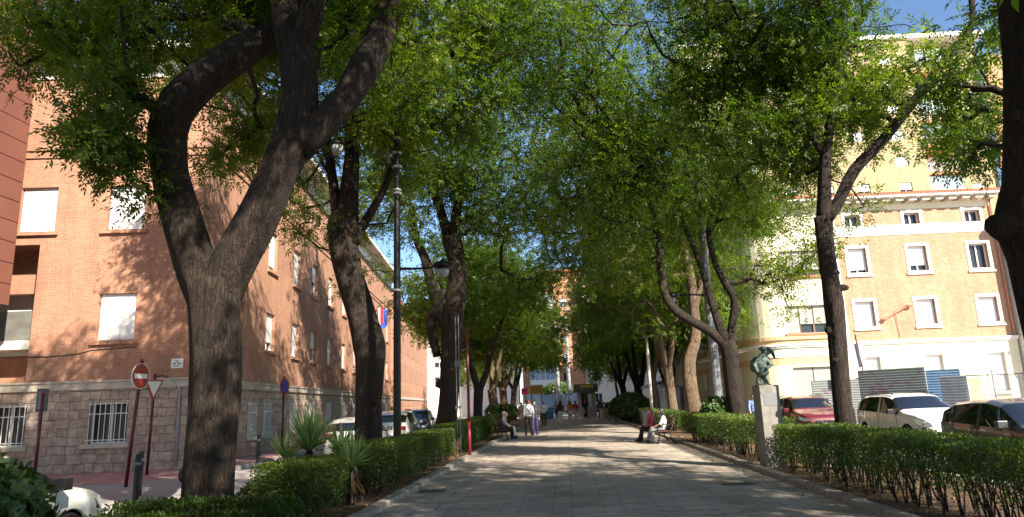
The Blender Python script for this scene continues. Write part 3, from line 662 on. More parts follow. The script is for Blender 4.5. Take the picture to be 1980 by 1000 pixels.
def make_crown(nodes, blobs, ncl, rs, zmin=3.0):
    C = []
    tot = sum(b[3]*b[4]*b[5]*(b[6] if len(b) > 6 else 1) for b in blobs)
    for b in blobs:
        k = max(3, int(round(ncl*b[3]*b[4]*b[5]*(b[6] if len(b) > 6 else 1)/tot)))
        q = max(1, int(k/6)); d = unit(rs.randn(q, 3)); r = rs.rand(q)**.42; cc = np.array(b[:3])+d*r[:, None]*np.array(b[3:6]); sz = min(.62, .42*min(b[3:6]))
        C.append(cc[rs.randint(0, q, k)]+rs.randn(k, 3)*np.array([sz, sz, sz*.55]))
    C = np.concatenate(C); C = C[C[:, 2] > zmin-.3]
    NP = np.array(nodes[0]); order = []
    par = [-1]*len(NP); isT = [True]*len(NP); P = [tuple(p) for p in NP]
    d0 = np.array([np.min(np.linalg.norm(NP-c, axis=1)) for c in C]); C = C[np.argsort(d0)]
    arr = np.empty((len(NP)+len(C)*12+50, 3)); arr[:len(NP)] = NP; n = len(NP); ends = []
    dep = np.zeros(len(arr)); 
    for c in C:
        dv = arr[:n]-c; dist = np.sqrt((dv**2).sum(1)); cost = dist+.18*dep[:n]+.35*np.maximum(0, dv[:, 2])
        j = int(np.argmin(cost)); a = arr[j].copy(); L = dist[j]; k = max(2, min(10, int(L/.35)))
        off = rs.randn(3)*L*.10; off[2] += L*.08; prev = j
        for i in range(1, k+1):
            t = i/k; p = a*(1-t)+c*t+off*math.sin(math.pi*t)+rs.randn(3)*.03*min(1, L)
            arr[n] = p; dep[n] = dep[prev]+L/k; P.append(tuple(p)); par.append(prev); isT.append(False); prev = n; n += 1
        ends.append(prev)
    return C, arr[:n], par, isT, ends
def branches_mb(mb, arr, par, isT, ends, r0=.011, rmax=.11, zf=1.0):
    cnt = np.zeros(len(arr))
    for e in ends:
        j = e
        while j != -1 and not isT[j]: cnt[j] += 1; j = par[j]
    rad_ = np.minimum(rmax, r0*np.sqrt(cnt+.3)*zf); used = set()
    ch = {}
    for i, p in enumerate(par):
        if p >= 0: ch.setdefault(p, []).append(i)
    for i in range(len(arr)):
        if isT[i] or par[i] < 0: continue
        p = par[i]
        first = isT[p] or max(ch[p], key=lambda q: cnt[q]) != i
        if not first: continue
        chain = [p, i]; j = i
        while j in ch: j = max(ch[j], key=lambda q: cnt[q]); chain.append(j)
        r = [rad_[q] for q in chain]; r[0] = r[1]
        mb.tube([arr[q] for q in chain], r, 5 if max(r) > .02 else 3, cap=False)
def wavv(p, rs):
    o = np.zeros(len(p))
    for f, a in ((.9, .6), (2.2, .5), (6, .4)): o += a*np.sin(p @ (unit(rs.randn(3))*f)+rs.rand()*6)
    return o
def leaves_for(C, rs, per=22, spread=.5, rl=.26, K=4, ll=.085, lw=.028, center=None):
    n = len(C)*per; c = np.repeat(C, per, axis=0)
    off = rs.randn(n, 3)*spread*np.array([.62, .62, .5]); o = c+off
    d = unit(off+rs.randn(n, 3)*.35+np.array([0, 0, -.28*spread]))
    L = rl*rs.uniform(.7, 1.2, n); nr = unit(np.cross(d, rs.randn(n, 3))+np.array([0, 0, 1.0])); nr = unit(nr-d*(nr*d).sum(1)[:, None]); sd = np.cross(d, nr)
    B = []; D = []; NN = []; V = []; LL = []
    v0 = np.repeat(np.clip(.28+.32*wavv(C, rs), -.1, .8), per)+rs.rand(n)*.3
    for k in range(K):
        t = (k+.6)/(K+.4)
        for s in (-1, 1):
            B.append(o+d*(L*t)[:, None]); D.append(unit(d*.75+sd*s*.85+rs.randn(n, 3)*.16+np.array([0, 0, -.18]))); NN.append(nr+rs.randn(n, 3)*.25); V.append(v0+rs.rand(n)*.2); LL.append(ll*rs.uniform(.75, 1.15, n))
    B.append(o+d*L[:, None]); D.append(unit(d+rs.randn(n, 3)*.15)); NN.append(nr+rs.randn(n, 3)*.2); V.append(v0+rs.rand(n)*.2); LL.append(ll*rs.uniform(.9, 1.2, n))
    B = np.concatenate(B); D = np.concatenate(D); NN = np.concatenate(NN); V = np.concatenate(V); LL = np.concatenate(LL)
    NN = unit(NN-D*(NN*D).sum(1)[:, None]); return B, D, NN, LL, LL*lw/ll, V
def tree(name, label, limbs, blobs, ncl, seed, per=22, spread=.42, rl=.26, K=4, ll=.085, lw=.028, bark='bark_dark', group='trees lining the promenade', nside=20, zatt=2.5, rough=.12, r0=.011, zmin=3., leaf='tree_leaf', root=None):
    rs = np.random.RandomState(seed); base = root or limbs[0][0][0]; o = thing(name, label, 'tree', (base[0], base[1], 0), 0, group); off = np.array([base[0], base[1], 0])
    mb = MB(); nodes = []
    for (P, R) in limbs:
        p, r = catmull(P, R); p = p-off; N_ = len(p); ph = rs.rand(4)*6
        n = nside if max(r) > .12 else 8
        nz = rs.randn(N_, n)*.35
        for q in range(2): nz[1:-1] = (nz[:-2]+nz[1:-1]*2+nz[2:])/4
        lum = rs.rand(3)*6
        def jit(i, k, n=n, nz=nz, ph=ph, lum=lum): 
            a = 2*math.pi*k/n
            return 1+rough*(.5*math.sin(a*2+ph[0]+i*.05)+.4*math.sin(a*3+ph[1]-i*.07)+.45*math.sin(a*7+ph[2]+i*.03)+1.0*nz[i, k]*.6+.35*math.sin(i*.5+a+lum[0]))
        mb.tube(p, r, n, jit=jit if max(r) > .09 else None)
        for i in range(0, N_, 2):
            if p[i][2] > zatt: nodes.append(p[i])
    bl = [(b[0]-off[0], b[1]-off[1], *b[2:]) for b in blobs]
    if nside >= 16:
        for q in range(7):
            P, R = limbs[0 if q < 4 else min(len(limbs)-1, 1+q % 3)]; k = rs.randint(1, len(P)-1); t = rs.rand(); c = np.array(P[k])*(1-t)+np.array(P[k-1])*t-off; r = R[k]; a = rs.rand()*6.28; dv = np.array([math.cos(a), math.sin(a), .35]); w_ = r*rs.uniform(.22, .36)
            if r > .07: mb.tube([c+dv*r*.5, c+dv*r*.9, c+dv*r*1.07, c+dv*r*1.16, c+dv*r*1.13], [w_*1.5, w_*1.35, w_*1.15, w_*.85, w_*.45], 12, jit=lambda i, k: 1+.12*math.sin(k*2.3+i))
    C, arr, par, isT, ends = make_crown((nodes,), bl, ncl, rs, zmin)
    branches_mb(mb, arr, par, isT, ends, r0)
    mb.build('trunk', M_[bark], o, smooth=True)
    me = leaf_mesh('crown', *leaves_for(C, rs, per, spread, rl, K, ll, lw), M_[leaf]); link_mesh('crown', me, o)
    return o
def B(px, py, Y, rx, ry=None, rz=None, w=1):     # blob centred on a point of the photo at depth Y, radii in metres
    p = at(px, py, Y); return (p.x, p.y, p.z, rx, ry or rx, rz or rx, w)

# T1, nearest left, two big arms
l1 = px_limb([(396, 1075, 62), (400, 980, 55), (408, 880, 54), (416, 780, 55), (416, 690, 55), (412, 600, 56), (412, 545, 62)], 10)
l1a = px_limb([(405, 585, 40), (378, 510, 42), (350, 420, 40), (328, 330, 37), (326, 250, 40, -.1), (352, 195, 40, -.2), (410, 140, 37, -.1), (470, 98, 36, .2), (530, 70, 30, .6), (600, 40, 24, 1.2)], 10)
l1b = px_limb([(420, 590, 42), (452, 510, 48), (500, 425, 44), (540, 340, 40), (570, 265, 45), (580, 190, 38), (575, 110, 37), (566, 40, 39), (560, -40, 36), (552, -160, 26)], 10)
l1c = px_limb([(575, 290, 30), (622, 240, 32, .1), (672, 185, 30, .3), (705, 125, 34, .5), (738, 60, 30, .8), (760, -20, 22, 1.0), (790, -120, 16, 1.2)], 10)
l1d = px_limb([(570, 110, 26), (600, 30, 26, -.2), (612, -60, 22, -.4), (640, -160, 15, -.6)], 10)
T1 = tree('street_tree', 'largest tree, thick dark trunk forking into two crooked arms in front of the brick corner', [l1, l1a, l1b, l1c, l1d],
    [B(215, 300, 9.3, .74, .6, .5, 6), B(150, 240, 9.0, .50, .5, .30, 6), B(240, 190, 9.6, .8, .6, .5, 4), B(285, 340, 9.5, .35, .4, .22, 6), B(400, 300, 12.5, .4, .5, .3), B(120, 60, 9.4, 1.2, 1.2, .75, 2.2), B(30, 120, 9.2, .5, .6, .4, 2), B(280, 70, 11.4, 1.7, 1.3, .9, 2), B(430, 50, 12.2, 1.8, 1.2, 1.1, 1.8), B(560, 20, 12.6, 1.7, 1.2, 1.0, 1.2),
     B(470, 215, 11.8, .9, .9, .6), B(690, 10, 11.8, 1.3, 1.2, .6), (-3.6, 11.6, 10.2, 3.4, 2.4, 2.2, .7), (-7.4, 10.6, 10.2, 3, 2.4, 2.2, .6), (-1.3, 4.6, 11.6, 3.2, 2.8, 1.8, .9), (-3.6, 6, 9.6, 2.4, 2.2, 1.2, .5), B(450, 262, 12.5, .8, .8, .4), B(545, 215, 13.5, 1.0, 1.0, .6), (-5, 10, 12.3, 4, 4, 1.6, .5)], 1300, 3, per=24, spread=.30, ll=.098, lw=.036, rough=.12, nside=40)  # unseen crown blob above the viewer added to shade this tree
# T2
l2 = px_limb([(716, 900, 34), (714, 850, 30), (712, 780, 28), (716, 715, 30), (716, 670, 34), (700, 610, 31), (680, 550, 29), (667, 495, 29), (664, 440, 34), (668, 415, 30)], 18.5)
l2a = px_limb([(655, 440, 15), (648, 380, 12), (638, 310, 10), (628, 250, 9, .3), (600, 180, 8, .5), (590, 90, 7, .8)], 18.5)
l2b = px_limb([(672, 425, 24), (676, 370, 20), (680, 300, 16), (680, 220, 14), (688, 130, 12, -.3), (700, 40, 10, -.6), (690, -60, 8, -1)], 18.5)
l2c = px_limb([(682, 470, 14), (700, 440, 10), (745, 360, 8, .5), (760, 300, 6, .8), (745, 240, 5, 1)], 18.5)
T2 = tree('street_tree', 'leaning dark trunk with two slim upright arms, left of the black lamp post', [l2, l2a, l2b, l2c],
    [B(520, 320, 15.5, 1.1, 1.2, .8), B(575, 400, 16, .7, .8, .5), B(560, 450, 17, .35, .4, .2), B(600, 60, 17, 2.2, 2.2, 1.6), B(760, 130, 17, 1.8, 2.4, 1.6), B(480, 130, 17, 2.0, 2, 1.5), B(770, 330, 19, 1.3, 1.6, 1.4, .8),
     B(700, 330, 21, 1.2, 1.4, 1.2, .8), B(900, 120, 17, 1.6, 2, 1.4), B(960, 40, 18, 2.4, 2.8, 1.8), B(860, 260, 20, 1.3, 1.6, 1.2, .7), B(660, 200, 18, 1.8, 2, 1.4), B(610, 330, 20, 1.0, 1.1, .8), B(700, 430, 24, .9, 1, .7), B(745, 450, 25, 1.0, 1, .8), B(690, 520, 26, .6, .7, .4), B(540, 230, 16, 1.3, 1.3, .8, 1.5), B(600, 400, 19, .9, .9, .6, 1.5), (-4.6, 18, 11.6, 4.4, 4.2, 3.2, .6)], 860, 5, per=22, spread=.36, ll=.115, lw=.044, nside=26, K=3)
# T3
l3 = px_limb([(862, 890, 30), (862, 830, 26), (868, 760, 23), (872, 700, 25), (872, 650, 25), (878, 600, 24), (884, 545, 21), (880, 500, 20), (872, 460, 22)], 30)
l3a = px_limb([(868, 640, 16), (848, 590, 13), (835, 550, 12), (822, 500, 10), (805, 460, 8), (795, 400, 6)], 30)
l3b = px_limb([(868, 470, 12), (850, 400, 10), (820, 330, 9), (780, 270, 8), (730, 200, 6)], 30)
l3c = px_limb([(876, 470, 15), (885, 400, 11), (900, 320, 8), (930, 240, 7), (980, 170, 5)], 30)
l3d = px_limb([(860, 560, 9), (835, 620, 12), (845, 690, 10)], 30)
T3 = tree('street_tree', 'dark knotted tree behind the black lamp post, sunlit on its lower trunk', [l3, l3a, l3b, l3c, (l3d[0], l3d[1])],
    [B(800, 260, 29, 2.6, 3, 2), B(900, 190, 29, 3, 3.4, 2.2), B(930, 330, 30, 2.6, 3, 1.9), B(840, 400, 31, 1.6, 2, 1.5), B(960, 460, 31, 2.0, 2.6, 1.4), B(790, 520, 30, .9, 1, 1.2, .7), B(800, 640, 31, .8, .8, 1.0, .5), B(700, 560, 31, .8, .9, .7, .5), B(640, 480, 31, .8, .9, .7, .5), B(800, 470, 28, 1.4, 1.4, 1.1), B(755, 520, 29, .8, .9, .8, .7), B(820, 560, 29, .7, .8, .8, .7), B(1030, 240, 28, 3, 3, 2.2, .9), B(1010, 400, 32, 3, 3, 2), B(1040, 540, 36, 2.4, 3, 1.6), B(700, 380, 28, 2, 2.4, 1.8), (-5, 30, 12, 4.2, 4.6, 3, .7)], 850, 8, per=18, spread=.5, ll=.165, lw=.064, K=2, nside=18)
# right row
r0 = px_limb([(2080, 860, 60), (2062, 740, 56), (2030, 600, 58), (2010, 500, 62), (1994, 430, 72), (1992, 360, 52), (1994, 260, 50), (1990, 120, 52), (1975, 0, 50), (1960, -120, 40)], 8.2)
r0a = px_limb([(1990, 440, 40), (1940, 436, 34, -.05), (1918, 432, 20, -.1)], 8.2)
r0b = px_limb([(1975, 60, 26), (2040, -60, 24), (2100, -200, 18)], 8.2)
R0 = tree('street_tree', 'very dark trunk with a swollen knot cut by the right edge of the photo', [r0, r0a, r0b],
    [B(1895, 170, 11, .8, .8, .7, 3), B(1855, 235, 12, .6, .7, .4, 4), B(1900, 60, 10, 1.2, 1.2, .6), (5.4, 7.4, 10.4, 3.2, 3.2, 1.7, .9), (4.6, 7.2, 12.8, 3, 2.8, 1.2, .8), (3, 5, 10.0, 2.6, 2.8, 1.6, .6), (8.2, 4.6, 8.3, 2.8, 3.2, 2.2, 1.3), (9.4, 3.4, 8.6, 2.2, 2.6, 1.8, 1.2), B(1930, 250, 10.5, .5, .6, .5, 4)], 1150, 13, per=22, spread=.30, nside=30, ll=.095, lw=.035)  # unseen crown blobs overhead and far right added to shade path and trunks
r1 = px_limb([(1640, 900, 27), (1636, 840, 24), (1626, 740, 22), (1618, 650, 22), (1612, 585, 24), (1606, 540, 21), (1598, 480, 20), (1592, 420, 21)], 15)
r1a = px_limb([(1592, 430, 19), (1594, 370, 17), (1596, 310, 15), (1604, 250, 12), (1614, 190, 11), (1622, 140, 10)], 15)
r1b = px_limb([(1598, 425, 16), (1622, 388, 15), (1652, 330, 15), (1700, 280, 14), (1748, 220, 13, -.2), (1800, 155, 12, -.4), (1850, 90, 10, -.6), (1880, 45, 8, -.8), (1876, -20, 7, -.9)], 15)
r1c = px_limb([(1592, 300, 9), (1570, 265, 8), (1555, 225, 6, .3), (1520, 170, 5, .6), (1480, 80, 5, 1.2), (1440, 20, 4, 1.6)], 15)
r1d = px_limb([(1620, 150, 7), (1598, 70, 6), (1570, -10, 5)], 15); r1e = px_limb([(1622, 150, 7), (1650, 70, 6), (1690, -10, 5)], 15); r1f = px_limb([(1621, 150, 7), (1628, 60, 6), (1630, -30, 5)], 15)
r1g = px_limb([(1606, 560, 10), (1632, 556, 9), (1640, 558, 5)], 14.9)
R1 = tree('street_tree', 'slim grey tree dividing into two long smooth limbs, between the statue and the white car', [r1, r1a, r1b, r1c, r1d, r1e, r1f, r1g],
    [B(1450, 120, 16, 1.7, 1.8, 1.3, 1), B(1560, 100, 15.5, 1.3, 1.6, 1.2, 1), B(1500, 260, 16, 1.3, 1.5, .9, 1.3), B(1680, 160, 15, .9, 1.0, .8, 2.2), B(1560, 300, 16.5, .9, 1, .6, 2), B(1750, 150, 15, .5, .6, .5, 2), B(1830, 130, 14, .9, 1, .9, .9), B(1690, 250, 15.5, .5, .7, .4, .8), B(1840, 230, 13.5, .6, .8, .4, .9), B(1400, 20, 15, 1.3, 1.5, .8, .8), B(1560, 360, 17, .8, .9, .5, .8), B(1650, 410, 16.5, .3, .4, .3), B(1600, 200, 16, 1.0, 1.2, .8), B(1500, 60, 16, 1.6, 1.6, 1.0), B(1760, 250, 15, .6, .8, .4), B(1430, 330, 18, 1.2, 1.2, .8), B(1380, 200, 17, 1.4, 1.5, 1.1), (4.2, 14, 11.8, 3.8, 3.6, 2.0, .3)], 860, 17, per=18, spread=.36, ll=.105, lw=.04, K=3, bark='bark_dark', nside=22)
r2 = px_limb([(1432, 840, 24), (1426, 800, 20), (1416, 740, 17), (1412, 690, 20), (1405, 660, 18)], 24)
r2a = px_limb([(1402, 668, 12), (1375, 642, 11), (1340, 622, 10), (1308, 602, 10), (1286, 570, 9), (1278, 520, 9), (1276, 480, 8), (1264, 420, 6), (1245, 340, 5)], 24)
r2b = px_limb([(1412, 670, 13), (1418, 620, 10), (1420, 580, 9), (1400, 545, 8), (1380, 500, 7), (1370, 440, 6), (1385, 380, 5), (1400, 300, 4)], 24)
r2c = px_limb([(1404, 662, 12), (1388, 620, 9), (1372, 570, 8), (1350, 500, 6), (1318, 420, 5), (1300, 330, 4)], 24)
r2d = px_limb([(1372, 450, 5), (1410, 380, 4), (1470, 330, 4), (1540, 250, 4)], 24)
R2 = tree('street_tree', 'tree with a low black limb curving out over the path, beside the statue', [r2, r2a, r2b, r2c, r2d],
    [B(1300, 300, 23, 2.6, 2.8, 2.0), B(1420, 280, 23, 2.2, 2.4, 1.6), B(1200, 330, 22, 2.2, 2.6, 2.2), B(1250, 180, 20, 2.2, 2.6, 1.6), B(1380, 430, 24, 1.8, 2, 1.2), B(1530, 500, 23, 1.0, 1.1, .8, 4), B(1490, 430, 24, 1.1, 1.2, .9, 3), B(1470, 540, 24.5, .8, .9, .7, 2.5), B(1220, 480, 25, 1.5, 1.8, 1.2), B(1130, 90, 20, 2.6, 2.8, 2), B(1140, 240, 23, 2.6, 2.8, 2), B(1110, 380, 27, 2.4, 2.6, 2), B(1440, 560, 25, .7, .8, .5), B(1500, 370, 23, 1.4, 1.4, 1.1, 1.3), B(1500, 250, 22, 1.6, 1.6, 1.2), B(1380, 100, 21, 2, 2.2, 1.4), B(1300, 520, 26, 1.0, 1.2, .8), B(1540, 575, 23, .5, .6, .35, 1.4)], 1120, 21, per=18, spread=.42, ll=.135, lw=.052, K=2, nside=18)
r3 = px_limb([(1344, 830, 18), (1341, 790, 15), (1334, 740, 15), (1333, 695, 14), (1344, 650, 12), (1341, 590, 11), (1332, 520, 10), (1316, 460, 8)], 32)
r3b = px_limb([(1326, 700, 9), (1308, 690, 6), (1303, 660, 5)], 32)
r3c = px_limb([(1342, 600, 9), (1360, 520, 7), (1372, 440, 5)], 32)
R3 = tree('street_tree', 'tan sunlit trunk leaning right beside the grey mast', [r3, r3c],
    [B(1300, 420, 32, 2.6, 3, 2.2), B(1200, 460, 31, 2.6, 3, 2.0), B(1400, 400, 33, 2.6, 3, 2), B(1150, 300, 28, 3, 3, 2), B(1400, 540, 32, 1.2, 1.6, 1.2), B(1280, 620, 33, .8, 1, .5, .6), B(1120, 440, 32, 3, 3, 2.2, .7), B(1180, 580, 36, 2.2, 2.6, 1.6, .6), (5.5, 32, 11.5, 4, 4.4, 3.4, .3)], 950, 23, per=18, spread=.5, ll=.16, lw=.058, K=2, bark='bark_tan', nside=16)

# farther trees: four crowns, copied with their own turn and size
def generic(seed, bark, lean, forks, zf=1.):
    rs = random.Random(seed); th = rs.uniform(2.6, 3.4)
    limbs = [([(0, 0, -.1), (lean*.2, 0, th*.5), (lean*.6, .1, th)], [.34, .27, .29])]
    for k in range(forks):
        a = 2*math.pi*k/forks+rs.uniform(-.5, .5); q = rs.uniform(.8, 1.2); ca, sa = math.cos(a), math.sin(a); x0 = lean*.6
        limbs.append(([(x0, .1, th-.25), (x0+ca*.55*q, .1+sa*.55*q, th+1.0), (x0+ca*.9*q, .1+sa*.9*q, th+2.3), (x0+ca*1.7*q, .1+sa*1.7*q, th+4.2), (x0+ca*2.1*q, .1+sa*2.1*q, th+6)], [.2, .17, .13, .09, .05]))
    return limbs
protos = []
for i, (sd, bk, ln, fk) in enumerate([(31, 'bark_dark', .3, 3), (32, 'bark_tan', -.3, 2), (33, 'bark_dark', .6, 3), (34, 'bark_tan', .2, 4)]):
    q = random.Random(sd); bl = [(0, 0, 9.2, 4.6, 4.8, 3.3, 1)]+[(math.cos(a)*3.9, math.sin(a)*3.9, q.uniform(5.6, 7.6), 1.9, 1.9, q.uniform(1.0, 1.6), 1.1) for a in np.linspace(0, 5.5, 8)+q.random()]
    protos.append(tree('street_tree', '', generic(sd, bk, ln, fk), bl, 540, sd, per=18, spread=.5, ll=.2, lw=.075, K=2, bark=bk, nside=12, root=(0, 0)))
used = set()
def place(i, x, y, rz, s, label, group='trees lining the promenade'):
    global CH
    p = protos[i]
    if i not in used: o = p; used.add(i)
    else: o = copy_tree(p, None)
    o.location = (x, y, 0); o.rotation_euler = (0, 0, rz); o.scale = (s, s, s); o['label'] = label; o['group'] = group
    return o
ordn = ['fourth', 'fifth', 'sixth', 'seventh', 'eighth', 'ninth', 'tenth', 'eleventh']
far = [(0, 41, .3, 1.0, 'L'), (1, 50.5, 1.9, 1.02, 'L'), (3, 60, 3.0, .98, 'L'), (2, 69, 5, 1.0, 'L')]
lab = {'L': ['tree with a forked trunk behind the red pole, first beyond the lit knotted trunk', 'thick tan trunk behind the man seated on the left bench', 'slimmer trunk left of the standing men, second last of the left row', 'last tree of the left row, beside the small magenta sign'],
       'R': ['tan trunk just behind the two people on the right bench, left of the white shop', 'pale mottled trunk left of the slim white pole', 'dark trunk with a lit foot above the bushes right of the kiosk', 'dark slender trunk among bushes nearer the kiosk', 'last tree of the right row, just right of the kiosk']}
for k, (i, y, rz, s, sd) in enumerate(far): o = place(i, -5.3, y, rz, s, lab['L'][k]); o.scale = (1.16, 1.12, 1.0) if k in (1, 2) else o.scale
for k, (i, y, rz, s, xx) in enumerate([(3, 39.5, 2.2, 1.0, 5.9), (1, 45, .8, .95, 5.7), (0, 54, 4.1, 1.0, 5.5), (2, 63, 2.5, .95, 5.4), (1, 71.5, 4.6, .78, 5.2)]): o = place(i, xx, y, rz, s, lab['R'][k]); q_ = {54: 1.0, 63: .98}.get(y, .9); o.scale = (s*q_, s*q_, s*(1.12 if y < 50 else 1.0))
# street trees beyond the right row and past the square, and the rows continuing behind the viewer (they shade the path)
place(2, 9.6, 66, 1.0, .85, 'light green tree beyond the bushes, between the right row and the shops', 'trees beyond the promenade'); place(0, 9.4, 88, 2.0, .95, 'bright green tree behind the kiosk', 'trees beyond the promenade')
place(3, -12, 96, 2.0, .9, 'tree past the crossing street, left of the yellow sign', 'trees beyond the promenade')
for k, (i, x, y, rz) in enumerate([(0, 5.7, .6, .5), (1, 5.8, -5.6, 2), (2, 5.7, -14, 4), (3, -5.3, -2.6, 1), (2, -5.3, -9.5, 3), (1, -5.3, -16, 5)]):
    o = place(i, x, y, rz, .98, ['right row tree just behind the viewer', 'right row tree second behind the viewer', 'right row tree farthest behind the viewer', 'left row tree just behind the viewer', 'left row tree second behind the viewer', 'left row tree farthest behind the viewer'][k], 'promenade trees behind the viewer')
# ------------------------------------------------------------ hedges, shrubs, yuccas, litter
def leaf6(name, base, d, nrm, L, Wd, v, m):
    n = len(base); side = unit(np.cross(d, nrm)); L = L[:, None]; Wd = Wd[:, None]
    V = np.empty((n, 6, 3)); V[:, 0] = base; V[:, 1] = base+d*L*.4+side*Wd*.4+nrm*L*.04; V[:, 2] = base+d*L*.78+side*Wd*.46+nrm*L*.05
    V[:, 3] = base+d*L; V[:, 4] = base+d*L*.78-side*Wd*.46+nrm*L*.05; V[:, 5] = base+d*L*.4-side*Wd*.4+nrm*L*.04
    me = bpy.data.meshes.new(name); me.vertices.add(6*n); me.vertices.foreach_set('co', V.ravel()); me.loops.add(6*n); me.loops.foreach_set('vertex_index', np.arange(6*n))
    me.polygons.add(n); me.polygons.foreach_set('loop_start', np.arange(0, 6*n, 6)); me.polygons.foreach_set('loop_total', np.full(n, 6)); me.update(calc_edges=True)
    a = me.attributes.new('v', 'FLOAT', 'POINT'); a.data.foreach_set('value', np.repeat(np.clip(v, 0, 1), 6)); me.materials.append(m); return me
def wav(p, rs):
    o = np.zeros(len(p))
    for f, a in ((1.3, .5), (2.9, .3), (6.5, .22), (14, .14)):
        q = unit(rs.randn(3))*f; o += a*np.sin(p @ q+rs.rand()*6)
    return o
def hedge(label, x0, y0, x1, y1, h, dens=1500, ll=.042, seed=1, zbot=.22, thin=.35, name='hedge', m='hedge_leaf', group='clipped hedges along the promenade', rough=.045, stems=9, gaps=()):
    rs = np.random.RandomState(seed); cx, cy = (x0+x1)/2, (y0+y1)/2; o = thing(name, label, 'hedge', (cx, cy, .03), 0, group)
    w, l = x1-x0, y1-y0; fr = []
    faces = [('t', w*l), ('l', l*h), ('r', l*h), ('f', w*h), ('b', w*h)]
    for f, A in faces:
        n = int(A*dens); a, b = rs.rand(n), rs.rand(n)
        if f == 't': p = np.stack([(a-.5)*w, (b-.5)*l, np.full(n, h)], 1); nr = np.array([0, 0, 1.])
        elif f in 'lr': s = -1 if f == 'l' else 1; p = np.stack([np.full(n, s*w/2), (a-.5)*l, b*h], 1); nr = np.array([s, 0, 0.])
        else: s = -1 if f == 'f' else 1; p = np.stack([(a-.5)*w, np.full(n, s*l/2), b*h], 1); nr = np.array([0, s, 0.])
        fr.append((p, np.tile(nr, (n, 1))))
    P = np.concatenate([q[0] for q in fr]); NR = np.concatenate([q[1] for q in fr])
    wv = wav(P, rs); dpt = rs.exponential(.07, len(P)); P = P+NR*(wv[:, None]*rough)-NR*dpt[:, None]
    zr = P[:, 2]/h; keep = rs.rand(len(P)) < np.clip((zr-zbot)/.25+thin*.3*(zr > .08), 0.0, 1)
    patch = wav(P*1.0, rs); keep &= (rs.rand(len(P)) < np.where(zr < .62, np.clip(1-.75*thin*2*(patch > .25), .1, 1), 1))
    for (gy, gw) in gaps: keep &= ~((np.abs(P[:, 1]+cy-gy) < gw) & (zr < .62) & (rs.rand(len(P)) < .93))
    P = P[keep]; NR = NR[keep]; n = len(P)
    rn = int(min(len(P)*.35, 9000)); Q = np.stack([(rs.rand(rn)-.5)*w*.9, (rs.rand(rn)-.5)*l, h*(.35+.6*rs.rand(rn))], 1); P = np.concatenate([P, Q]); NR = np.concatenate([NR, np.tile([0, 0, 1.], (rn, 1))]); n = len(P)
    d = unit(NR*.6+rs.randn(n, 3)*.75+np.array([0, 0, .35])); nn = unit(NR+rs.randn(n, 3)*.5); nn = unit(nn-d*(nn*d).sum(1)[:, None])
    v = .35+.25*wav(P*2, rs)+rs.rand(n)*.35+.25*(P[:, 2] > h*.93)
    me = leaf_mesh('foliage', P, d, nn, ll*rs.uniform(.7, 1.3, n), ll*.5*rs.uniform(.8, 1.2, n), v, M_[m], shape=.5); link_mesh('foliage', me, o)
    mb = MB(); r = random.Random(seed)
    for i in range(int(l*stems)):
        x, y = r.uniform(-.32, .32)*w, r.uniform(-.5, .5)*l; k = r.choice((2, 3))
        for q in range(k):
            ex, ey = x+r.uniform(-.25, .25), y+r.uniform(-.28, .28)
            mb.tube([(x, y, -.05), (x+(ex-x)*.3+r.uniform(-.03, .03), y+(ey-y)*.3, h*.3), (ex, ey, h*r.uniform(.6, .9))], [.013, .009, .005], 5, cap=False)
    mb.build('stems', M_['bark_dark'], o, smooth=True); return o
hedge('long near hedge right of the path, gappy at its foot, nearer than the statue', 4.42, 2.2, 5.4, 15.7, .92, 1900, .045, 41, .16, .6, gaps=((11.2, .22), (8.3, .35), (7.1, .4), (9.6, .2)), stems=10)
hedge('clipped hedge on the right between the statue and the bench with two people', 4.38, 16.75, 5.3, 27.4, .98, 950, .055, 42, .22, .5)
hedge('box shaped hedge right beside the foot of the big forked tree', -4.78, 10.35, -3.72, 12.4, .78, 2300, .042, 43, .05, .12)
hedge('clipped hedge along the left kerb from the near yucca towards the black lamp post', -4.4, 12.9, -3.42, 21.2, .88, 1500, .048, 44, .12, .3)
hedge('short left hedge just behind the red pole', -4.5, 23.4, -3.6, 27.5, .95, 800, .06, 45, .1, .2)
hedge('dark left hedge ending at the left bench', -4.6, 28.4, -3.75, 34.6, .98, 650, .065, 46, .05, .1)
hedge('low sunlit hedge behind the man on the left bench', -5.0, 36, -4.0, 47, .9, 300, .09, 47, .05, .1)
hedge('bright green hedge behind the grey bin on the right', 4.6, 34, 5.4, 46, .95, 380, .085, 48, .05, .1)
hedge('low hedge along the street side of the right bed', 6.1, 28, 6.7, 40, .8, 350, .08, 49, .05, .1)

def groundcover(label, x0, y0, x1, y1, h, seed, n):
    rs = np.random.RandomState(seed); o = thing('ground_cover', label, 'ground cover', ((x0+x1)/2, (y0+y1)/2, .03)); o['kind'] = 'stuff'
    P = np.stack([(rs.rand(n)-.5)*(x1-x0), (rs.rand(n)-.5)*(y1-y0), np.zeros(n)], 1); ed = np.minimum(1, np.minimum((x1-x0)/2-np.abs(P[:, 0]), (y1-y0)/2-np.abs(P[:, 1]))/.3)
    P[:, 2] = h*(.75+.25*wav(P*1.5, rs))*(1-rs.exponential(.22, n))*np.maximum(.25, ed); P[:, 2] = np.maximum(.02, P[:, 2])
    d = unit(rs.randn(n, 3)+np.array([0, 0, .6])); nn = unit(rs.randn(n, 3)*.5+np.array([0, 0, 1.])); nn = unit(nn-d*(nn*d).sum(1)[:, None])
    me = leaf6('foliage', P, d, nn, .055*rs.uniform(.7, 1.3, n), .032*rs.uniform(.8, 1.2, n), .4+.3*wav(P*2, rs)+rs.rand(n)*.3, M_['hedge_leaf']); link_mesh('foliage', me, o); return o
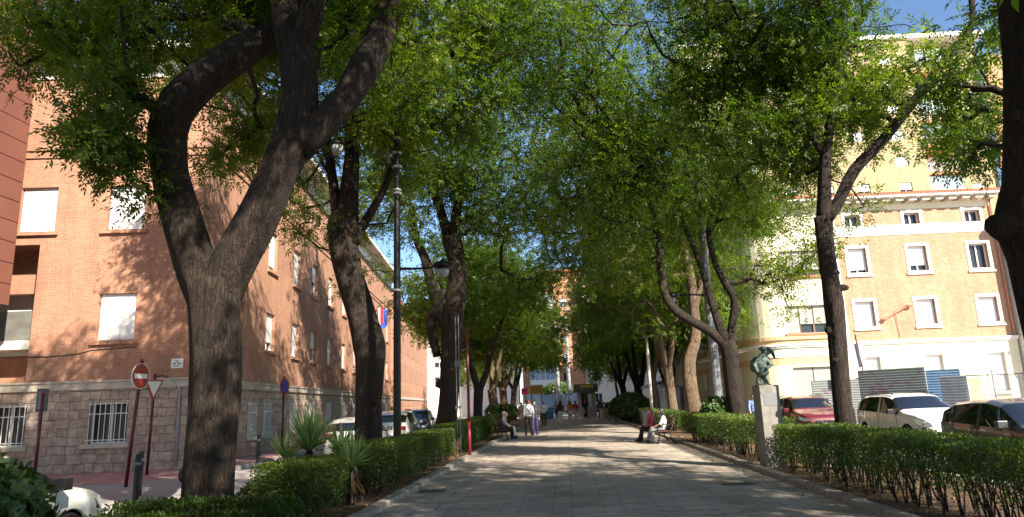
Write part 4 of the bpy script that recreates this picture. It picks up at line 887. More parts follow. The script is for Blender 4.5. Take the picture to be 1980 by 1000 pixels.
groundcover('low leafy ground cover around the foot of the big forked tree', -6.2, 6.4, -3.5, 10.1, .50, 51, 24000)
groundcover('loose green ground cover behind the box hedge around the yuccas', -6.2, 12.3, -4.5, 15.5, .5, 52, 7000)
groundcover('low plants in the left bed beyond the red pole', -6.2, 22, -4.7, 34, .35, 53, 8000)

def whorl_shrub(label, x, y, z, r, n, seed, ll=.085, name='shrub', m='shrub_leaf', hz=1.):
    rs = np.random.RandomState(seed); o = thing(name, label, 'shrub', (x, y, 0)); d0 = unit(rs.randn(n, 3)); d0[:, 2] = np.abs(d0[:, 2])*1.0-.35*rs.rand(n); d0 = unit(d0)
    R_ = r*(1+.16*wav(d0*2, rs))*(1-rs.exponential(.09, n)); c = d0*R_[:, None]*np.array([1, 1, hz])+np.array([0, 0, z]); k = 9
    cc = np.repeat(c, k, 0); ax = np.repeat(unit(d0+rs.randn(n, 3)*.3), k, 0); rr = unit(np.cross(ax, rs.randn(n*k, 3))); d = unit(rr+ax*rs.uniform(-.1, .9, n*k)[:, None])
    nn = unit(ax-d*(ax*d).sum(1)[:, None]); N_ = n*k
    me = leaf6('foliage', cc, d, nn, ll*rs.uniform(.7, 1.25, N_), ll*.42*rs.uniform(.8, 1.2, N_), np.repeat(.25+.4*rs.rand(n), k)+rs.rand(N_)*.35, M_[m]); link_mesh('foliage', me, o)
    mb = MB(); q = random.Random(seed)
    for i in range(16):
        j = q.randrange(n); e = c[j]; mb.tube([(q.uniform(-.08, .08), q.uniform(-.08, .08), 0), tuple(e*np.array([.4, .4, .5])), tuple(e)], [.025, .015, .006], 5, cap=False)
    mb.build('stems', M_['bark_dark'], o); return o
whorl_shrub('glossy dark shrub with whorled leaves in the bottom left corner', -4.72, 5.0, .72, .74, 1150, 61, .09, hz=.85)
whorl_shrub('leafy bush at the foot of the dark tree with the curving low limb', 5.2, 24.6, .9, .62, 260, 62, .16)
for i, (x, y, r, l) in enumerate([(4.8, 47.5, 1.0, 'dark bush between the two knotted trunks right of the path'), (4.5, 51, 1.15, 'largest dark bush at the right of the path, beyond the bin'), (4.4, 56, 1.0, 'dark bush at the kiosk end of the right bed'), (4.9, 60, 1.2, 'tall bush behind the far bench on the right'), (-4.9, 49, .8, 'round bush between the far left trunks'), (-4.8, 57, .8, 'farthest bush of the left bed')]):
    whorl_shrub(l, x, y, .8, r, 420, 70+i, .2, hz=1.1 if x > 0 else .9)
whorl_shrub('clipped rounded dark tree crown on a square bed behind the far poles', at(1083, 757, 88).x, 88, 3.0, 2.05, 900, 80, .26, name='round_tree', hz=.5)
_t = [o for o in bpy.data.objects if o.name.startswith('round_tree')][0]; _t['category'] = 'tree'
MB().tube([(0, 0, -.1), (0, .02, 2.4)], .16, 8).build('trunk', M_['bark_dark'], _t)

def yucca(label, x, y, z0, n, L, seed, up=1.0, trunk=0, tilt=0):
    r = random.Random(seed); o = thing('yucca', label, 'yucca', (x, y, .02), 0, 'yuccas in the left bed'); V = []; F = []; vals = []
    for i in range(n):
        a = r.uniform(0, 6.283); e = rad(r.triangular(8, 88, 66 if up > .9 else 42)); l = L*r.uniform(.7, 1.1)*(1.0 if e > .8 else .85); w = .042*r.uniform(.8, 1.15)
        droop = r.uniform(.02, .30)*(1.6-e); hx, hy = math.cos(a), math.sin(a); sx, sy = -hy, hx; b = len(V); v = r.random()
        for k in range(8):
            t = k/7; rr = l*t*math.cos(e)+.03; zz = l*t*math.sin(e)-droop*l*t*t; ww = w*(1-(t)**2.2)*(.55+1.0*min(1, t*3)*.6)
            cx, cy = hx*rr+tilt*zz, hy*rr
            V += [(cx-sx*ww/2, cy-sy*ww/2, z0+zz+ww*.22), (cx, cy, z0+zz), (cx+sx*ww/2, cy+sy*ww/2, z0+zz+ww*.22)]
            vals += [v*.8+.2*t]*3
            if k: c = b+3*(k-1); F += [(c, c+1, c+4, c+3), (c+1, c+2, c+5, c+4)]
    me = bpy.data.meshes.new('leaves'); me.from_pydata(V, [], F); me.update(); at_ = me.attributes.new('v', 'FLOAT', 'POINT'); at_.data.foreach_set('value', vals); me.materials.append(M_['yucca_leaf']); link_mesh('leaves', me, o)
    mb = MB(); mb.tube([(0, 0, -.1), (0, 0, z0)], [.09, .07], 8); mb.build('stem', M_['bark_dark'], o)
    mb = MB()
    for i in range(26):
        a = r.uniform(0, 6.28); c, s = math.cos(a), math.sin(a); l = r.uniform(.2, .38); mb.obox((c*.07, s*.07, z0*.9*r.random()+.05), (c*(.07+l*.5), s*(.07+l*.5), max(.03, z0*.5*r.random()-.0)), .03, .004)
    mb.build('dead_leaves', M_['dry_leaf'], o); return o
p = at(598, 880, 13.2); yucca('tall pale green yucca lit by the sun behind the box hedge', p.x, 13.2, .84, 150, .95, 91)
p = at(545, 880, 14.0); yucca('drooping bluish yucca leaning left of the sunlit one', p.x, 14.2, .62, 60, .75, 92, .6)
p = at(640, 880, 13.8); yucca('spreading yucca with arching leaves between the sunlit one and the dark leaning trunk', p.x, 14.4, .68, 70, .85, 94, .6)
yucca('dark shaded yucca on a stem at the near end of the kerb hedge', -3.72, 11.9, .62, 90, .66, 93, .6)

def litter(name, label, x0, y0, x1, y1, n, seed, z, s=.06):
    rs = np.random.RandomState(seed); P = np.stack([x0+rs.rand(n)*(x1-x0), y0+rs.rand(n)**1.0*(y1-y0), z+rs.rand(n)*.02], 1)
    d = unit(rs.randn(n, 3)*np.array([1, 1, .25])); nn = unit(np.array([0, 0, 1.])+rs.randn(n, 3)*.35); nn = unit(nn-d*(nn*d).sum(1)[:, None])
    me = leaf_mesh(name, P, d, nn, s*rs.uniform(.5, 1.3, n), s*.4*rs.uniform(.6, 1.3, n), rs.rand(n), M_['dry_leaf']); o = link_mesh(name, me); tag(o, label, 'leaf litter', kind='stuff'); return o
litter('leaf_litter', 'dry brown leaves under the right hedges', 4.22, 5, 6.8, 30, 7000, 1, .035, .07); litter('leaf_litter', 'dry brown leaves on the left bed', -6.2, 6, -3.3, 34, 6000, 2, .035, .07)
litter('leaf_litter', 'a few dry leaves scattered on the paving', -3, 6, 4, 40, 650, 3, .004, .045)
# dead twiggy stump beside the red pole
o = thing('dry_stump', 'pale dry stump with broken twigs at the kerb left of the red pole', 'stump', (-3.62, 22.2, .02)); mb = MB(); r = random.Random(5)
for i in range(16):
    a = r.uniform(0, 6.28); l = r.uniform(.25, .75); mb.tube([(r.uniform(-.1, .1), r.uniform(-.15, .15), 0), (math.cos(a)*l*.25, math.sin(a)*l*.35, l*.55), (math.cos(a)*l*.35, math.sin(a)*l*.5, l)], [.03, .02, .006], 5)
mb.build('twigs', M_['dry_leaf'], o)
# ------------------------------------------------------------ street furniture
def ring(b, z, r, h=.04): b.lathe([(r*.8, z-h), (r, z-h*.5), (r, z+h*.5), (r*.8, z+h)], 14)
def lantern(parent, p, s=1.):
    g = MB().lathe([(.06*s, 0), (.13*s, .04*s), (.19*s, .28*s)], 12, p).build('lamp_glass', M_['lamp_glass'], parent, smooth=True)
    MB().lathe([(.20*s, .28*s), (.22*s, .32*s), (.17*s, .40*s), (.12*s, .43*s), (.10*s, .50*s), (.03*s, .53*s)], 12, p).build('lamp_cap', M_['black_metal'], parent, smooth=True)
lx, ly = -4.2, 17.1
LP = thing('lamp_post', 'tall slim black lamp post with ring bands rising from the left hedge', 'lamp post', (lx, ly, 0))
b = MB().tube([(0, 0, -.05), (0, 0, 5.0), (0, 0, 9.8)], [.10, .09, .07], 14, cap=True)
MB_ = MB().lathe([(.17, -.05), (.17, .35), (.125, .45), (.115, .5)], 14); MB_.build('base', M_['black_metal'], LP, smooth=False)
b.build('pole', M_['black_metal'], LP, smooth=False)
for z in (4.55, 7.15, 7.25, 7.9, 8.3, 8.7, 9.3): b = MB(); ring(b, z, .13); b.build('band', M_['grey_metal'], LP, smooth=True)
MB().tube([(0, 0, 5.12), (.6, -.02, 5.1), (1.15, -.05, 5.12)], [.035, .03, .025], 8).build('arm', M_['black_metal'], LP, smooth=True)
MB().lathe([(.05, -.08), (.28, -.03), (.30, 0), (.25, .07), (.10, .14), (.03, .2)], 16, (1.22, -.05, 5.12)).build('lamp_head', M_['black_metal'], LP, smooth=True)
MB().lathe([(.02, -.30), (.12, -.24), (.16, -.12), (.15, -.07)], 12, (1.22, -.05, 5.12)).build('lamp_glass', M_['lamp_glass'], LP, smooth=True)
q = at(652, 300, ly); dxl = q.x-lx; zl = q.z
MB().tube([(0, 0, zl+.25), (dxl*.5, 0, zl+1.0), (dxl, 0, zl+.75), (dxl, 0, zl+.5)], [.035, .03, .025, .03], 8).build('arm', M_['black_metal'], LP, smooth=True)
lantern(LP, (dxl, 0, zl), .95)
MB().box(-.28, -.03, 8.05, -.2, .0, 8.45).box(-.36, -.032, 8.2, -.11, -.003, 8.28).build('bracket', M_['grey_metal'], LP)

LP = thing('mast', 'tapered grey metal mast with a path lamp on an arm, between two right hand trees', 'lamp post', (5.4, 25.4, 0))
MB().tube([(0, 0, 0), (0, 0, 4), (0, 0, 11.5)], [.20, .16, .09], 12).build('pole', M_['grey_metal'], LP, smooth=False)
MB().tube([(0, 0, 5.25), (-.6, 0, 5.3), (-1.25, 0, 5.3)], .03, 8).build('arm', M_['black_metal'], LP, smooth=True)
MB().lathe([(.05, -.08), (.28, -.03), (.30, 0), (.25, .07), (.10, .14)], 16, (-1.35, 0, 5.28)).build('lamp_head', M_['black_metal'], LP, smooth=True)
MB().lathe([(.02, -.30), (.12, -.24), (.16, -.12), (.15, -.07)], 12, (-1.35, 0, 5.28)).build('lamp_glass', M_['lamp_glass'], LP, smooth=True)
p = at(1259, 772, 42); LP = thing('slim_pole', 'slim white pole between the two tan trunks behind the right bench', 'pole', (p.x, 42, 0)); MB().tube([(0, 0, 0), (0, 0, 3.8), (0, 0, 5.2)], [.10, .085, .07], 10).build('pole', M_['white_paint'], LP, smooth=True); MB().ell((-.1, 0, 5.25), (.3, .14, .08)).build('lamp_head', M_['grey_metal'], LP, smooth=True)
for i, (px, lbl) in enumerate([(1072, 'left of the two tall pale blue poles at the end of the path'), (1093, 'right of the two tall pale blue poles at the end of the path')]):
    p = at(px, 600, 80); LP = thing('tall_pole', lbl, 'pole', (p.x, 80, 0), 0, 'tall poles past the promenade'); MB().tube([(0, 0, 0), (0, 0, 6), (0, 0, 13)], [.26, .20, .12], 10).build('pole', M_['zinc'], LP, smooth=True); MB().lathe([(.45, 12.95), (.5, 13.05), (.2, 13.25)], 12).build('cap', M_['zinc'], LP)

mat('sleeve_red', (.17, .012, .018), .4, var=.1); RP = thing('red_pole', 'slim dark red pole standing on the left kerb of the path', 'pole', (-3.1, 22.0, 0))
MB().tube([(0, 0, -.02), (0, 0, 1.1)], .053, 12).build('sleeve', M_['sleeve_red'], RP, smooth=True); MB().tube([(0, 0, 1.1), (0, 0, 4.1)], .045, 12).build('pole', M_['pole_red'], RP, smooth=True)
GP = thing('conduit_pole', 'pair of thin grey conduits with clamps rising beside the red pole', 'pole', (-3.6, 23.1, 0))
for dx in (-.05, .05): MB().tube([(dx, 0, 0), (dx, 0, 4.6)], .02, 6).build('conduit', M_['grey_metal'], GP, smooth=True)
for z in (1.5, 2.9, 3.0): MB().box(-.1, -.05, z, .1, .05, z+.09).build('clamp', M_['grey_metal'], GP)

def sign_pole(label, x, y, h, lean=(0, 0), name='road_sign', r=.04):
    t = thing(name, label, 'road sign', (x, y, 0)); MB().tube([(0, 0, -.02), (lean[0], lean[1], h)], r, 10).build('pole', M_['pole_red'], t, smooth=True); MB().ell((lean[0], lean[1], h+.02), (r*1.2, r*1.2, .04)).build('cap', M_['sign_red'], t, smooth=True); return t
t = sign_pole('round red no entry sign on a leaning dark red pole', -10.49, 16.15, 2.95, (.17, 0))
g = bpy.data.objects.new('sign_face', None); COL.objects.link(g); 
mb = MB().lathe([(.30, -.008), (.30, .008)], 40, M=Matrix.Rotation(rad(90), 3, 'X')); mb.mi = 0
mb2 = mb.build('sign_disc', [M_['sign_red']], t, (.20, -.06, 2.58), rad(84)); bpy.data.objects.remove(g)
MB().lathe([(.296, -.012), (.31, -.012), (.31, .012), (.296, .012), (.296, -.012)], 40, M=Matrix.Rotation(rad(90), 3, 'X'), cap=False).build('rim', M_['sign_white'], mb2)
MB().box(-.22, -.014, -.055, .22, -.009, .055).build('white_bar', M_['sign_white'], mb2)
t = sign_pole('give way triangle seen beside the no entry sign, on a thinner red pole', -11.88, 19.2, 2.78, (.04, 0))
g = MB().prism([(-.36, .28), (.36, .28), (0, -.34)], -.01, .01).build('triangle', M_['sign_red'], t, (.06, -.06, 2.38), rad(78)); MB().prism([(-.26, .22), (.26, .22), (0, -.22)], -.014, -.011).build('white_center', M_['sign_white'], g); MB().prism([(-.26, .22), (.26, .22), (0, -.22)], .011, .014).build('white_back', M_['sign_white'], g)
p = at(72, 870, 17.6); t = sign_pole('rectangular sign showing its grey back on a red pole at the far left', p.x, 17.6, 2.3, (.0, 0))
MB().box(-.14, -.05, 1.85, -.11, .35, 2.45).box(-.11, -.03, 1.9, -.02, .03, 2.38).build('panel', M_['grey_metal'], t)
p = at(546, 830, 27); t = sign_pole('round blue and red parking sign seen nearly edge on by the brick side wall', p.x, 27, 2.95)
mat('sign_blue', (.03, .08, .40), .4)
g = MB().lathe([(.30, -.01), (.30, .01)], 32, M=Matrix.Rotation(rad(90), 3, 'X')).build('sign_disc', M_['sign_red'], t, (.06, -.06, 2.6), rad(80)); MB().lathe([(.24, .011), (.24, .015)], 32, M=Matrix.Rotation(rad(90), 3, 'X')).build('blue_center', M_['sign_blue'], g); g2 = MB().obox((-.17, -.02, .17), (.17, -.02, -.17), .05, .006, (0, 1, 0)).build('red_slash', M_['sign_red'], g)
def bollard(x, y, label):
    t = thing('bollard', label, 'bollard', (x, y, 0), 0, 'dark bollards on the left pavement'); MB().tube([(0, 0, 0), (0, 0, .9)], [.06, .055], 14).build('post', M_['black_trim'], t, smooth=False)
    MB().lathe([(.058, .70), (.063, .71), (.063, .74), (.058, .75)], 14).build('band', M_['grey_metal'], t)
bollard(-8.36, 13.2, 'nearest dark bollard, beside the no entry sign pole'); bollard(-9.0, 14.3, 'second dark bollard, half hidden behind the nearest one'); bollard(-10.2, 22.6, 'dark bollard by the brick wall left of the sunlit yucca')
bollard(-9.9, 29.5, 'dark bollard beside the barred windows between the yuccas and the leaning trunk'); bollard(-10.2, 33, 'farthest dark bollard by the barred windows')

def bench(label, x, y, rz, L=1.8):
    t = thing('park_bench', label, 'bench', (x, y, 0), rz)       # sits facing local -y
    s = MB()
    for i in range(5): s.box(-L/2, -.24+i*.095, .43, L/2, -.24+i*.095+.08, .46)
    s.build('seat', M_['wood_brown'], t)
    s = MB()
    for i in range(4): yy = .25+i*.035; s.obox((-L/2, yy, .53+i*.11), (L/2, yy, .53+i*.11), .02, .085, (0, .3, 1))
    s.build('backrest', M_['wood_brown'], t)
    for q in (-L/2+.12, L/2-.12):
        MB().tube([(q, -.26, .0), (q, -.20, .25), (q, -.22, .42), (q, .0, .40), (q, .22, .43), (q, .30, .62), (q, .40, .95)], .024, 6).tube([(q, .22, .42), (q, .20, .22), (q, .34, 0)], .024, 6).build('leg', M_['black_metal'], t, smooth=True)
        MB().tube([(q, .30, .64), (q, .0, .68), (q, -.22, .64), (q, -.25, .44)], .02, 6).build('armrest', M_['black_metal'], t, smooth=True)
    return t
bench('wooden bench on the right where two people sit', 3.45, 26.4, rad(-90), 1.9)
bench('dark bench on the left where the man in grey sits', -3.0, 32.9, rad(90), 2.3)
bench('empty pinkish far bench on the right near the kiosk', 3.5, 55, rad(-90), 1.8)
def bin_(label, x, y, m='grey_metal', s=1.):
    t = thing('litter_bin', label, 'bin', (x, y, 0)); MB().lathe([(.17*s, .35), (.2*s, .4), (.22*s, 1.0), (.24*s, 1.02), (.2*s, 1.05)], 16).build('body', M_[m], t, smooth=False); MB().box(-.3*s, -.03, 0, -.25*s, .03, 1.15).box(.25*s, -.03, 0, .3*s, .03, 1.15).box(-.25*s, -.02, .55, .25*s, .02, .6).build('frame', M_['black_metal'], t); return t
bin_('grey litter bin on the right beyond the bench', 3.75, 34, s=.8)

# statue on its pedestal
ST = thing('pedestal', 'tall grey granite pedestal standing in the gap of the right hedge', 'pedestal', (4.52, 16.2, 0), rad(6))
MB().box(-.225, -.225, -.02, .225, .225, 1.80).build('shaft', M_['granite'], ST, bevel=.012); MB().box(-.15, -.232, 1.35, .15, -.226, 1.62).build('plaque', M_['grey_metal'], ST)
k = N('bronze_patina'); v = k.coord(); f = k.noise(v, 7, 7, .7); k.base(k.ramp(f, [(.35, (.02, .025, .022)), (.5, (.07, .10, .085)), (.66, (.17, .24, .20))])); k.rough(.5); k.b.inputs['Metallic'].default_value = .45; k.bump(k.noise(v, 20, 6, .8), .8, .02); M_['bronze'] = k.mt
def remesh(o, vox, sm=3):
    q = o.modifiers.new('join', 'REMESH'); q.mode = 'VOXEL'; q.voxel_size = vox; q.use_smooth_shade = True
    if sm: w = o.modifiers.new('soft', 'SMOOTH'); w.factor = .5; w.iterations = sm
    return o
SU = thing('bronze_statue', 'green bronze figure hunched under a windblown cloak on top of the granite pedestal', 'statue', (4.50, 16.2, 1.80), rad(6))
b = MB().tube([(-.10, .0, -.01), (-.12, .02, .12), (-.06, 0, .26), (-.04, 0, .38)], [.06, .05, .065, .085], 10, dome=True)
b.tube([(.08, 0, -.01), (.06, .02, .12), (.0, 0, .26), (-.0, 0, .38)], [.055, .05, .06, .08], 10, dome=True).ell((-.02, 0, .01), (.2, .16, .03))
b.tube([(-.02, 0, .34), (-.03, 0, .50), (.0, -.01, .66), (.04, 0, .76)], [.14, .17, .165, .10], 12, dome=True).ell((-.07, 0, .55), (.19, .18, .22)).ell((-.13, 0, .46), (.14, .15, .13)).ell((.0, .02, .34), (.15, .13, .12)).ell((.05, -.02, .68), (.14, .14, .12))
b.tube([(-.12, -.1, .68), (-.22, -.12, .52), (-.18, -.16, .36)], [.06, .05, .04], 8, dome=True).tube([(.08, -.1, .70), (.14, -.17, .52), (.04, -.18, .44)], [.06, .05, .04], 8, dome=True)
b.ell((.10, -.02, .88), (.085, .10, .115)).ell((.16, -.04, .85), (.05, .05, .06))
for i in range(5): b.tube([(.02+i*.01, -.08+i*.04, .97), (.14, -.07+i*.035, .96-i*.01), (.25+i*.012, -.06+i*.03, .87), (.30+i*.006, -.05+i*.02, .74-i*.01)], [.06, .055, .045, .02], 8, dome=True)
b.tube([(-.14, -.05, .70), (-.22, 0, .60), (-.26, .03, .42)], [.05, .04, .02], 8, dome=True)
remesh(b.build('figure', M_['bronze'], SU), .012, 1); SU.scale = (1.0, 1.0, .86)

# corrugated hoarding and mesh fence behind the cars
def corr(label, p0, p1, h, m, z0=0., lean=.0, graff=None, group='corrugated panels of the site hoarding'):
    p0 = Vector((*p0, z0)); p1 = Vector((*p1, z0)); L = (p1-p0).length; rz = math.atan2((p1-p0).y, (p1-p0).x); t = thing('hoarding_panel', label, 'hoarding', p0, rz, group)
    b = MB(); n = int(h/.0125); 
    for i in range(n):
        z, z2 = i*h/n, (i+1)*h/n; a = .007*math.sin(z*2*math.pi/.10); c = .007*math.sin(z2*2*math.pi/.10); b.quad((0, a+lean*z, z), (L, a+lean*z, z), (L, c+lean*z2, z2), (0, c+lean*z2, z2))
    o = b.build('sheet', m, t); o.modifiers.new('thick', 'SOLIDIFY').thickness = .003
    MB().box(-.02, .03, -.02, .03, .08, h*.99).box(L-.03, .03, -.02, L+.02, .08, h*.99).build('post', M_['zinc'], t)
    return t
k = N('painted_sheet'); v = k.coord('Object'); w = k.noise(v, 1.6, 3, .5, 1.5); q = k.noise(v, 5, 4)
k.base(k.mix(.6, k.ramp(w, [(.0, (.36, .40, .38)), (.58, (.38, .42, .40)), (.60, (.36, .24, .30)), (.66, (.37, .22, .30)), (.67, (.38, .42, .40)), (1, (.34, .38, .36))]), k.ramp(q, [(.3, (.5, .5, .5)), (.7, (.6, .6, .6))]), 'MULTIPLY')); k.rough(.4); M_['graffiti_sheet'] = k.mt
mat('blue_sheet', (.18, .30, .46), .4, metal=.2)
P_ = lambda px, Y: (at(px, 760, Y).x, Y)
corr('grey corrugated panel left of the slim forked tree, above the red car', P_(1572, 30.5), P_(1662, 30), 2.1, M_['graffiti_sheet'])
corr('narrow pale blue corrugated panel right beside the slim forked trunk', P_(1658, 30.1), P_(1680, 29.8), 2.15, M_['blue_sheet'])
corr('widest corrugated panel with faded magenta graffiti behind the white car', P_(1664, 29.2), P_(1793, 27.5), 2.42, M_['graffiti_sheet'])
corr('blue corrugated panel to the right of the graffiti one', P_(1788, 28.3), P_(1862, 27.6), 2.3, M_['blue_sheet'])
corr('lower grey corrugated panel leaning in front of the blue one', P_(1822, 26.6), P_(1872, 26.0), 2.02, M_['zinc'])
MF = thing('mesh_fence', 'sagging wire mesh site fence with a top rail at the right behind the dark car', 'fence', (*P_(1862, 27.2), 0), 0)
x2 = P_(2060, 26)[0]-P_(1862, 27.2)[0]
k = N('fence_netting'); k.base((.42, .38, .36)); tr = k.n('BsdfTransparent'); ms = k.n('MixShader'); v = k.coord('UV', (9, 9, 9)); ck = k.n('TexChecker'); ck.inputs['Scale'].default_value = 3; k.l(v, ck.inputs['Vector']); ms.inputs[0].default_value = .62; k.l(tr.outputs[0], ms.inputs[1]); k.l(k.b.outputs[0], ms.inputs[2]); k.l(ms.outputs[0], k.out.inputs['Surface']); M_['netting'] = k.mt
b = MB(); n = 30
for i in range(n):
    a, c = i/n, (i+1)/n; f = lambda t: (x2*t, -1.2*t+.12*math.sin(t*23)); b.quad((*f(a), .1), (*f(c), .1), (*f(c), 1.98+.05*math.sin(c*31)), (*f(a), 1.98+.05*math.sin(a*31)))
b.build('netting', M_['netting'], MF)
MB().tube([(0, 0, 2.02), (x2*.5, -.6, 2.0), (x2, -1.2, 2.08)], .02, 6).build('top_rail', M_['pole_red'], MF, smooth=True)
for t_ in (0, .33, .66, 1): MB().tube([(x2*t_, -1.2*t_, 0), (x2*t_, -1.2*t_, 2.2)], .025, 6).build('post', M_['grey_metal'], MF, smooth=True)
p = at(1650, 690, 29.5); t = thing('site_sign', 'blank grey back of a sign on a bent dark pole beside the slim forked trunk', 'sign', (p.x+.2, 29.4, 0)); MB().box(-.26, 0, 2.55, .2, .03, 3.5).build('panel', M_['zinc'], t); MB().tube([(.45, -.1, 0), (.42, -.1, 1.6), (.05, -.06, 2.3), (-.08, -.06, 3.9)], .03, 8).build('pole', M_['pole_red'], t, smooth=True)

# kiosk and signs at the far end
p = at(1136, 806, 72); KX = p.x
K = thing('kiosk', 'small grey ticket kiosk with a yellow lit sign at the end of the path', 'kiosk', (KX, 72.5, 0))
MB().box(-.95, -.9, 0, .95, .9, .95).build('counter', M_['grey_render'], K); MB().box(-.9, -.85, .95, -.55, .85, 2.5).box(.65, -.85, .95, .9, .85, 2.5).box(-.55, .3, .95, .65, .85, 2.5).build('wall', M_['grey_render'], K)
MB().box(-1.3, -1.2, 2.5, 1.2, 1.1, 3.3).build('roof', M_['dark_concrete'], K, bevel=.04); mat('yellow_sign', (.75, .62, .03), .5); MB().box(-.55, -1.22, 2.95, .75, -1.203, 3.2).build('sign', M_['yellow_sign'], K)
MB().box(.15, -.88, 1.0, .6, -.84, 2.3).build('poster', M_['pale_glass'], K); MB().box(-.5, -.2, 1.0, .6, .2, 1.6).build('display', M_['dark_concrete'], K)
def far_sign(name, label, px0, py0, px1, py1, Y, m, legs=True):
    a, c = at(px0, py0, Y), at(px1, py1, Y); t = thing(name, label, 'sign', ((a.x+c.x)/2, Y, 0)); w = (c.x-a.x)/2
    MB().box(-w, -.05, c.z, w, .05, a.z).build('panel', M_[m], t)
    if legs:
        MB().box(-w+.1, -.03, 0, -w+.18, .03, c.z).box(w-.18, -.03, 0, w-.1, .03, c.z).build('leg', M_['grey_metal'], t)
    return t
mat('ochre_sign', (.62, .42, .08), .6); mat('magenta_sign', (.60, .03, .22), .5)
t = far_sign('direction_sign', 'yellow rectangular direction sign above the men at the end of the path', 1024, 745, 1050, 762, 62, 'ochre_sign')
MB().box(-.5, -.058, 2.62, .5, -.052, 2.66).box(-.5, -.058, 2.78, .3, -.052, 2.82).box(-.5, -.058, 2.95, .4, -.052, 2.99).build('lines', M_['terracotta'], t)
far_sign('shop_sign', 'small magenta sign left of the yellow direction sign', 1008, 751, 1020, 763, 66, 'magenta_sign')
# low blue barrier and planters at the square
mat('blue_paint', (.05, .22, .50), .5)
t = thing('bike_rack', 'blue and white stand between the men and the woman in white trousers, far away', 'stand', (at(1056, 800, 66).x, 66, 0)); MB().box(-.7, -.3, .05, .7, .3, 1.1).build('panel', M_['blue_paint'], t); MB().box(-.72, -.32, 1.1, .72, .32, 1.18).build('top', M_['white_paint'], t)
for i, px in enumerate((1168, 1180)):
    t = thing('planter', ['left pale planter by the kiosk', 'right pale planter by the kiosk'][i], 'planter', (at(px, 800, 63).x, 63, 0), 0, 'planters by the kiosk'); MB().lathe([(.32, 0), (.42, .8), (.46, .82), (.46, .9), (.36, .9), (.34, .8)], 14).build('pot', M_['stone_trim'], t)
    whb = np.random.RandomState(i); n = 500; P = unit(whb.randn(n, 3))*.35+np.array([0, 0, 1.05]); d = unit(whb.randn(n, 3)); nn = unit(np.cross(d, whb.randn(n, 3))); link_mesh('plant', leaf_mesh('plant', P, d, nn, np.full(n, .16), np.full(n, .07), whb.rand(n), M_['hedge_leaf']), t)

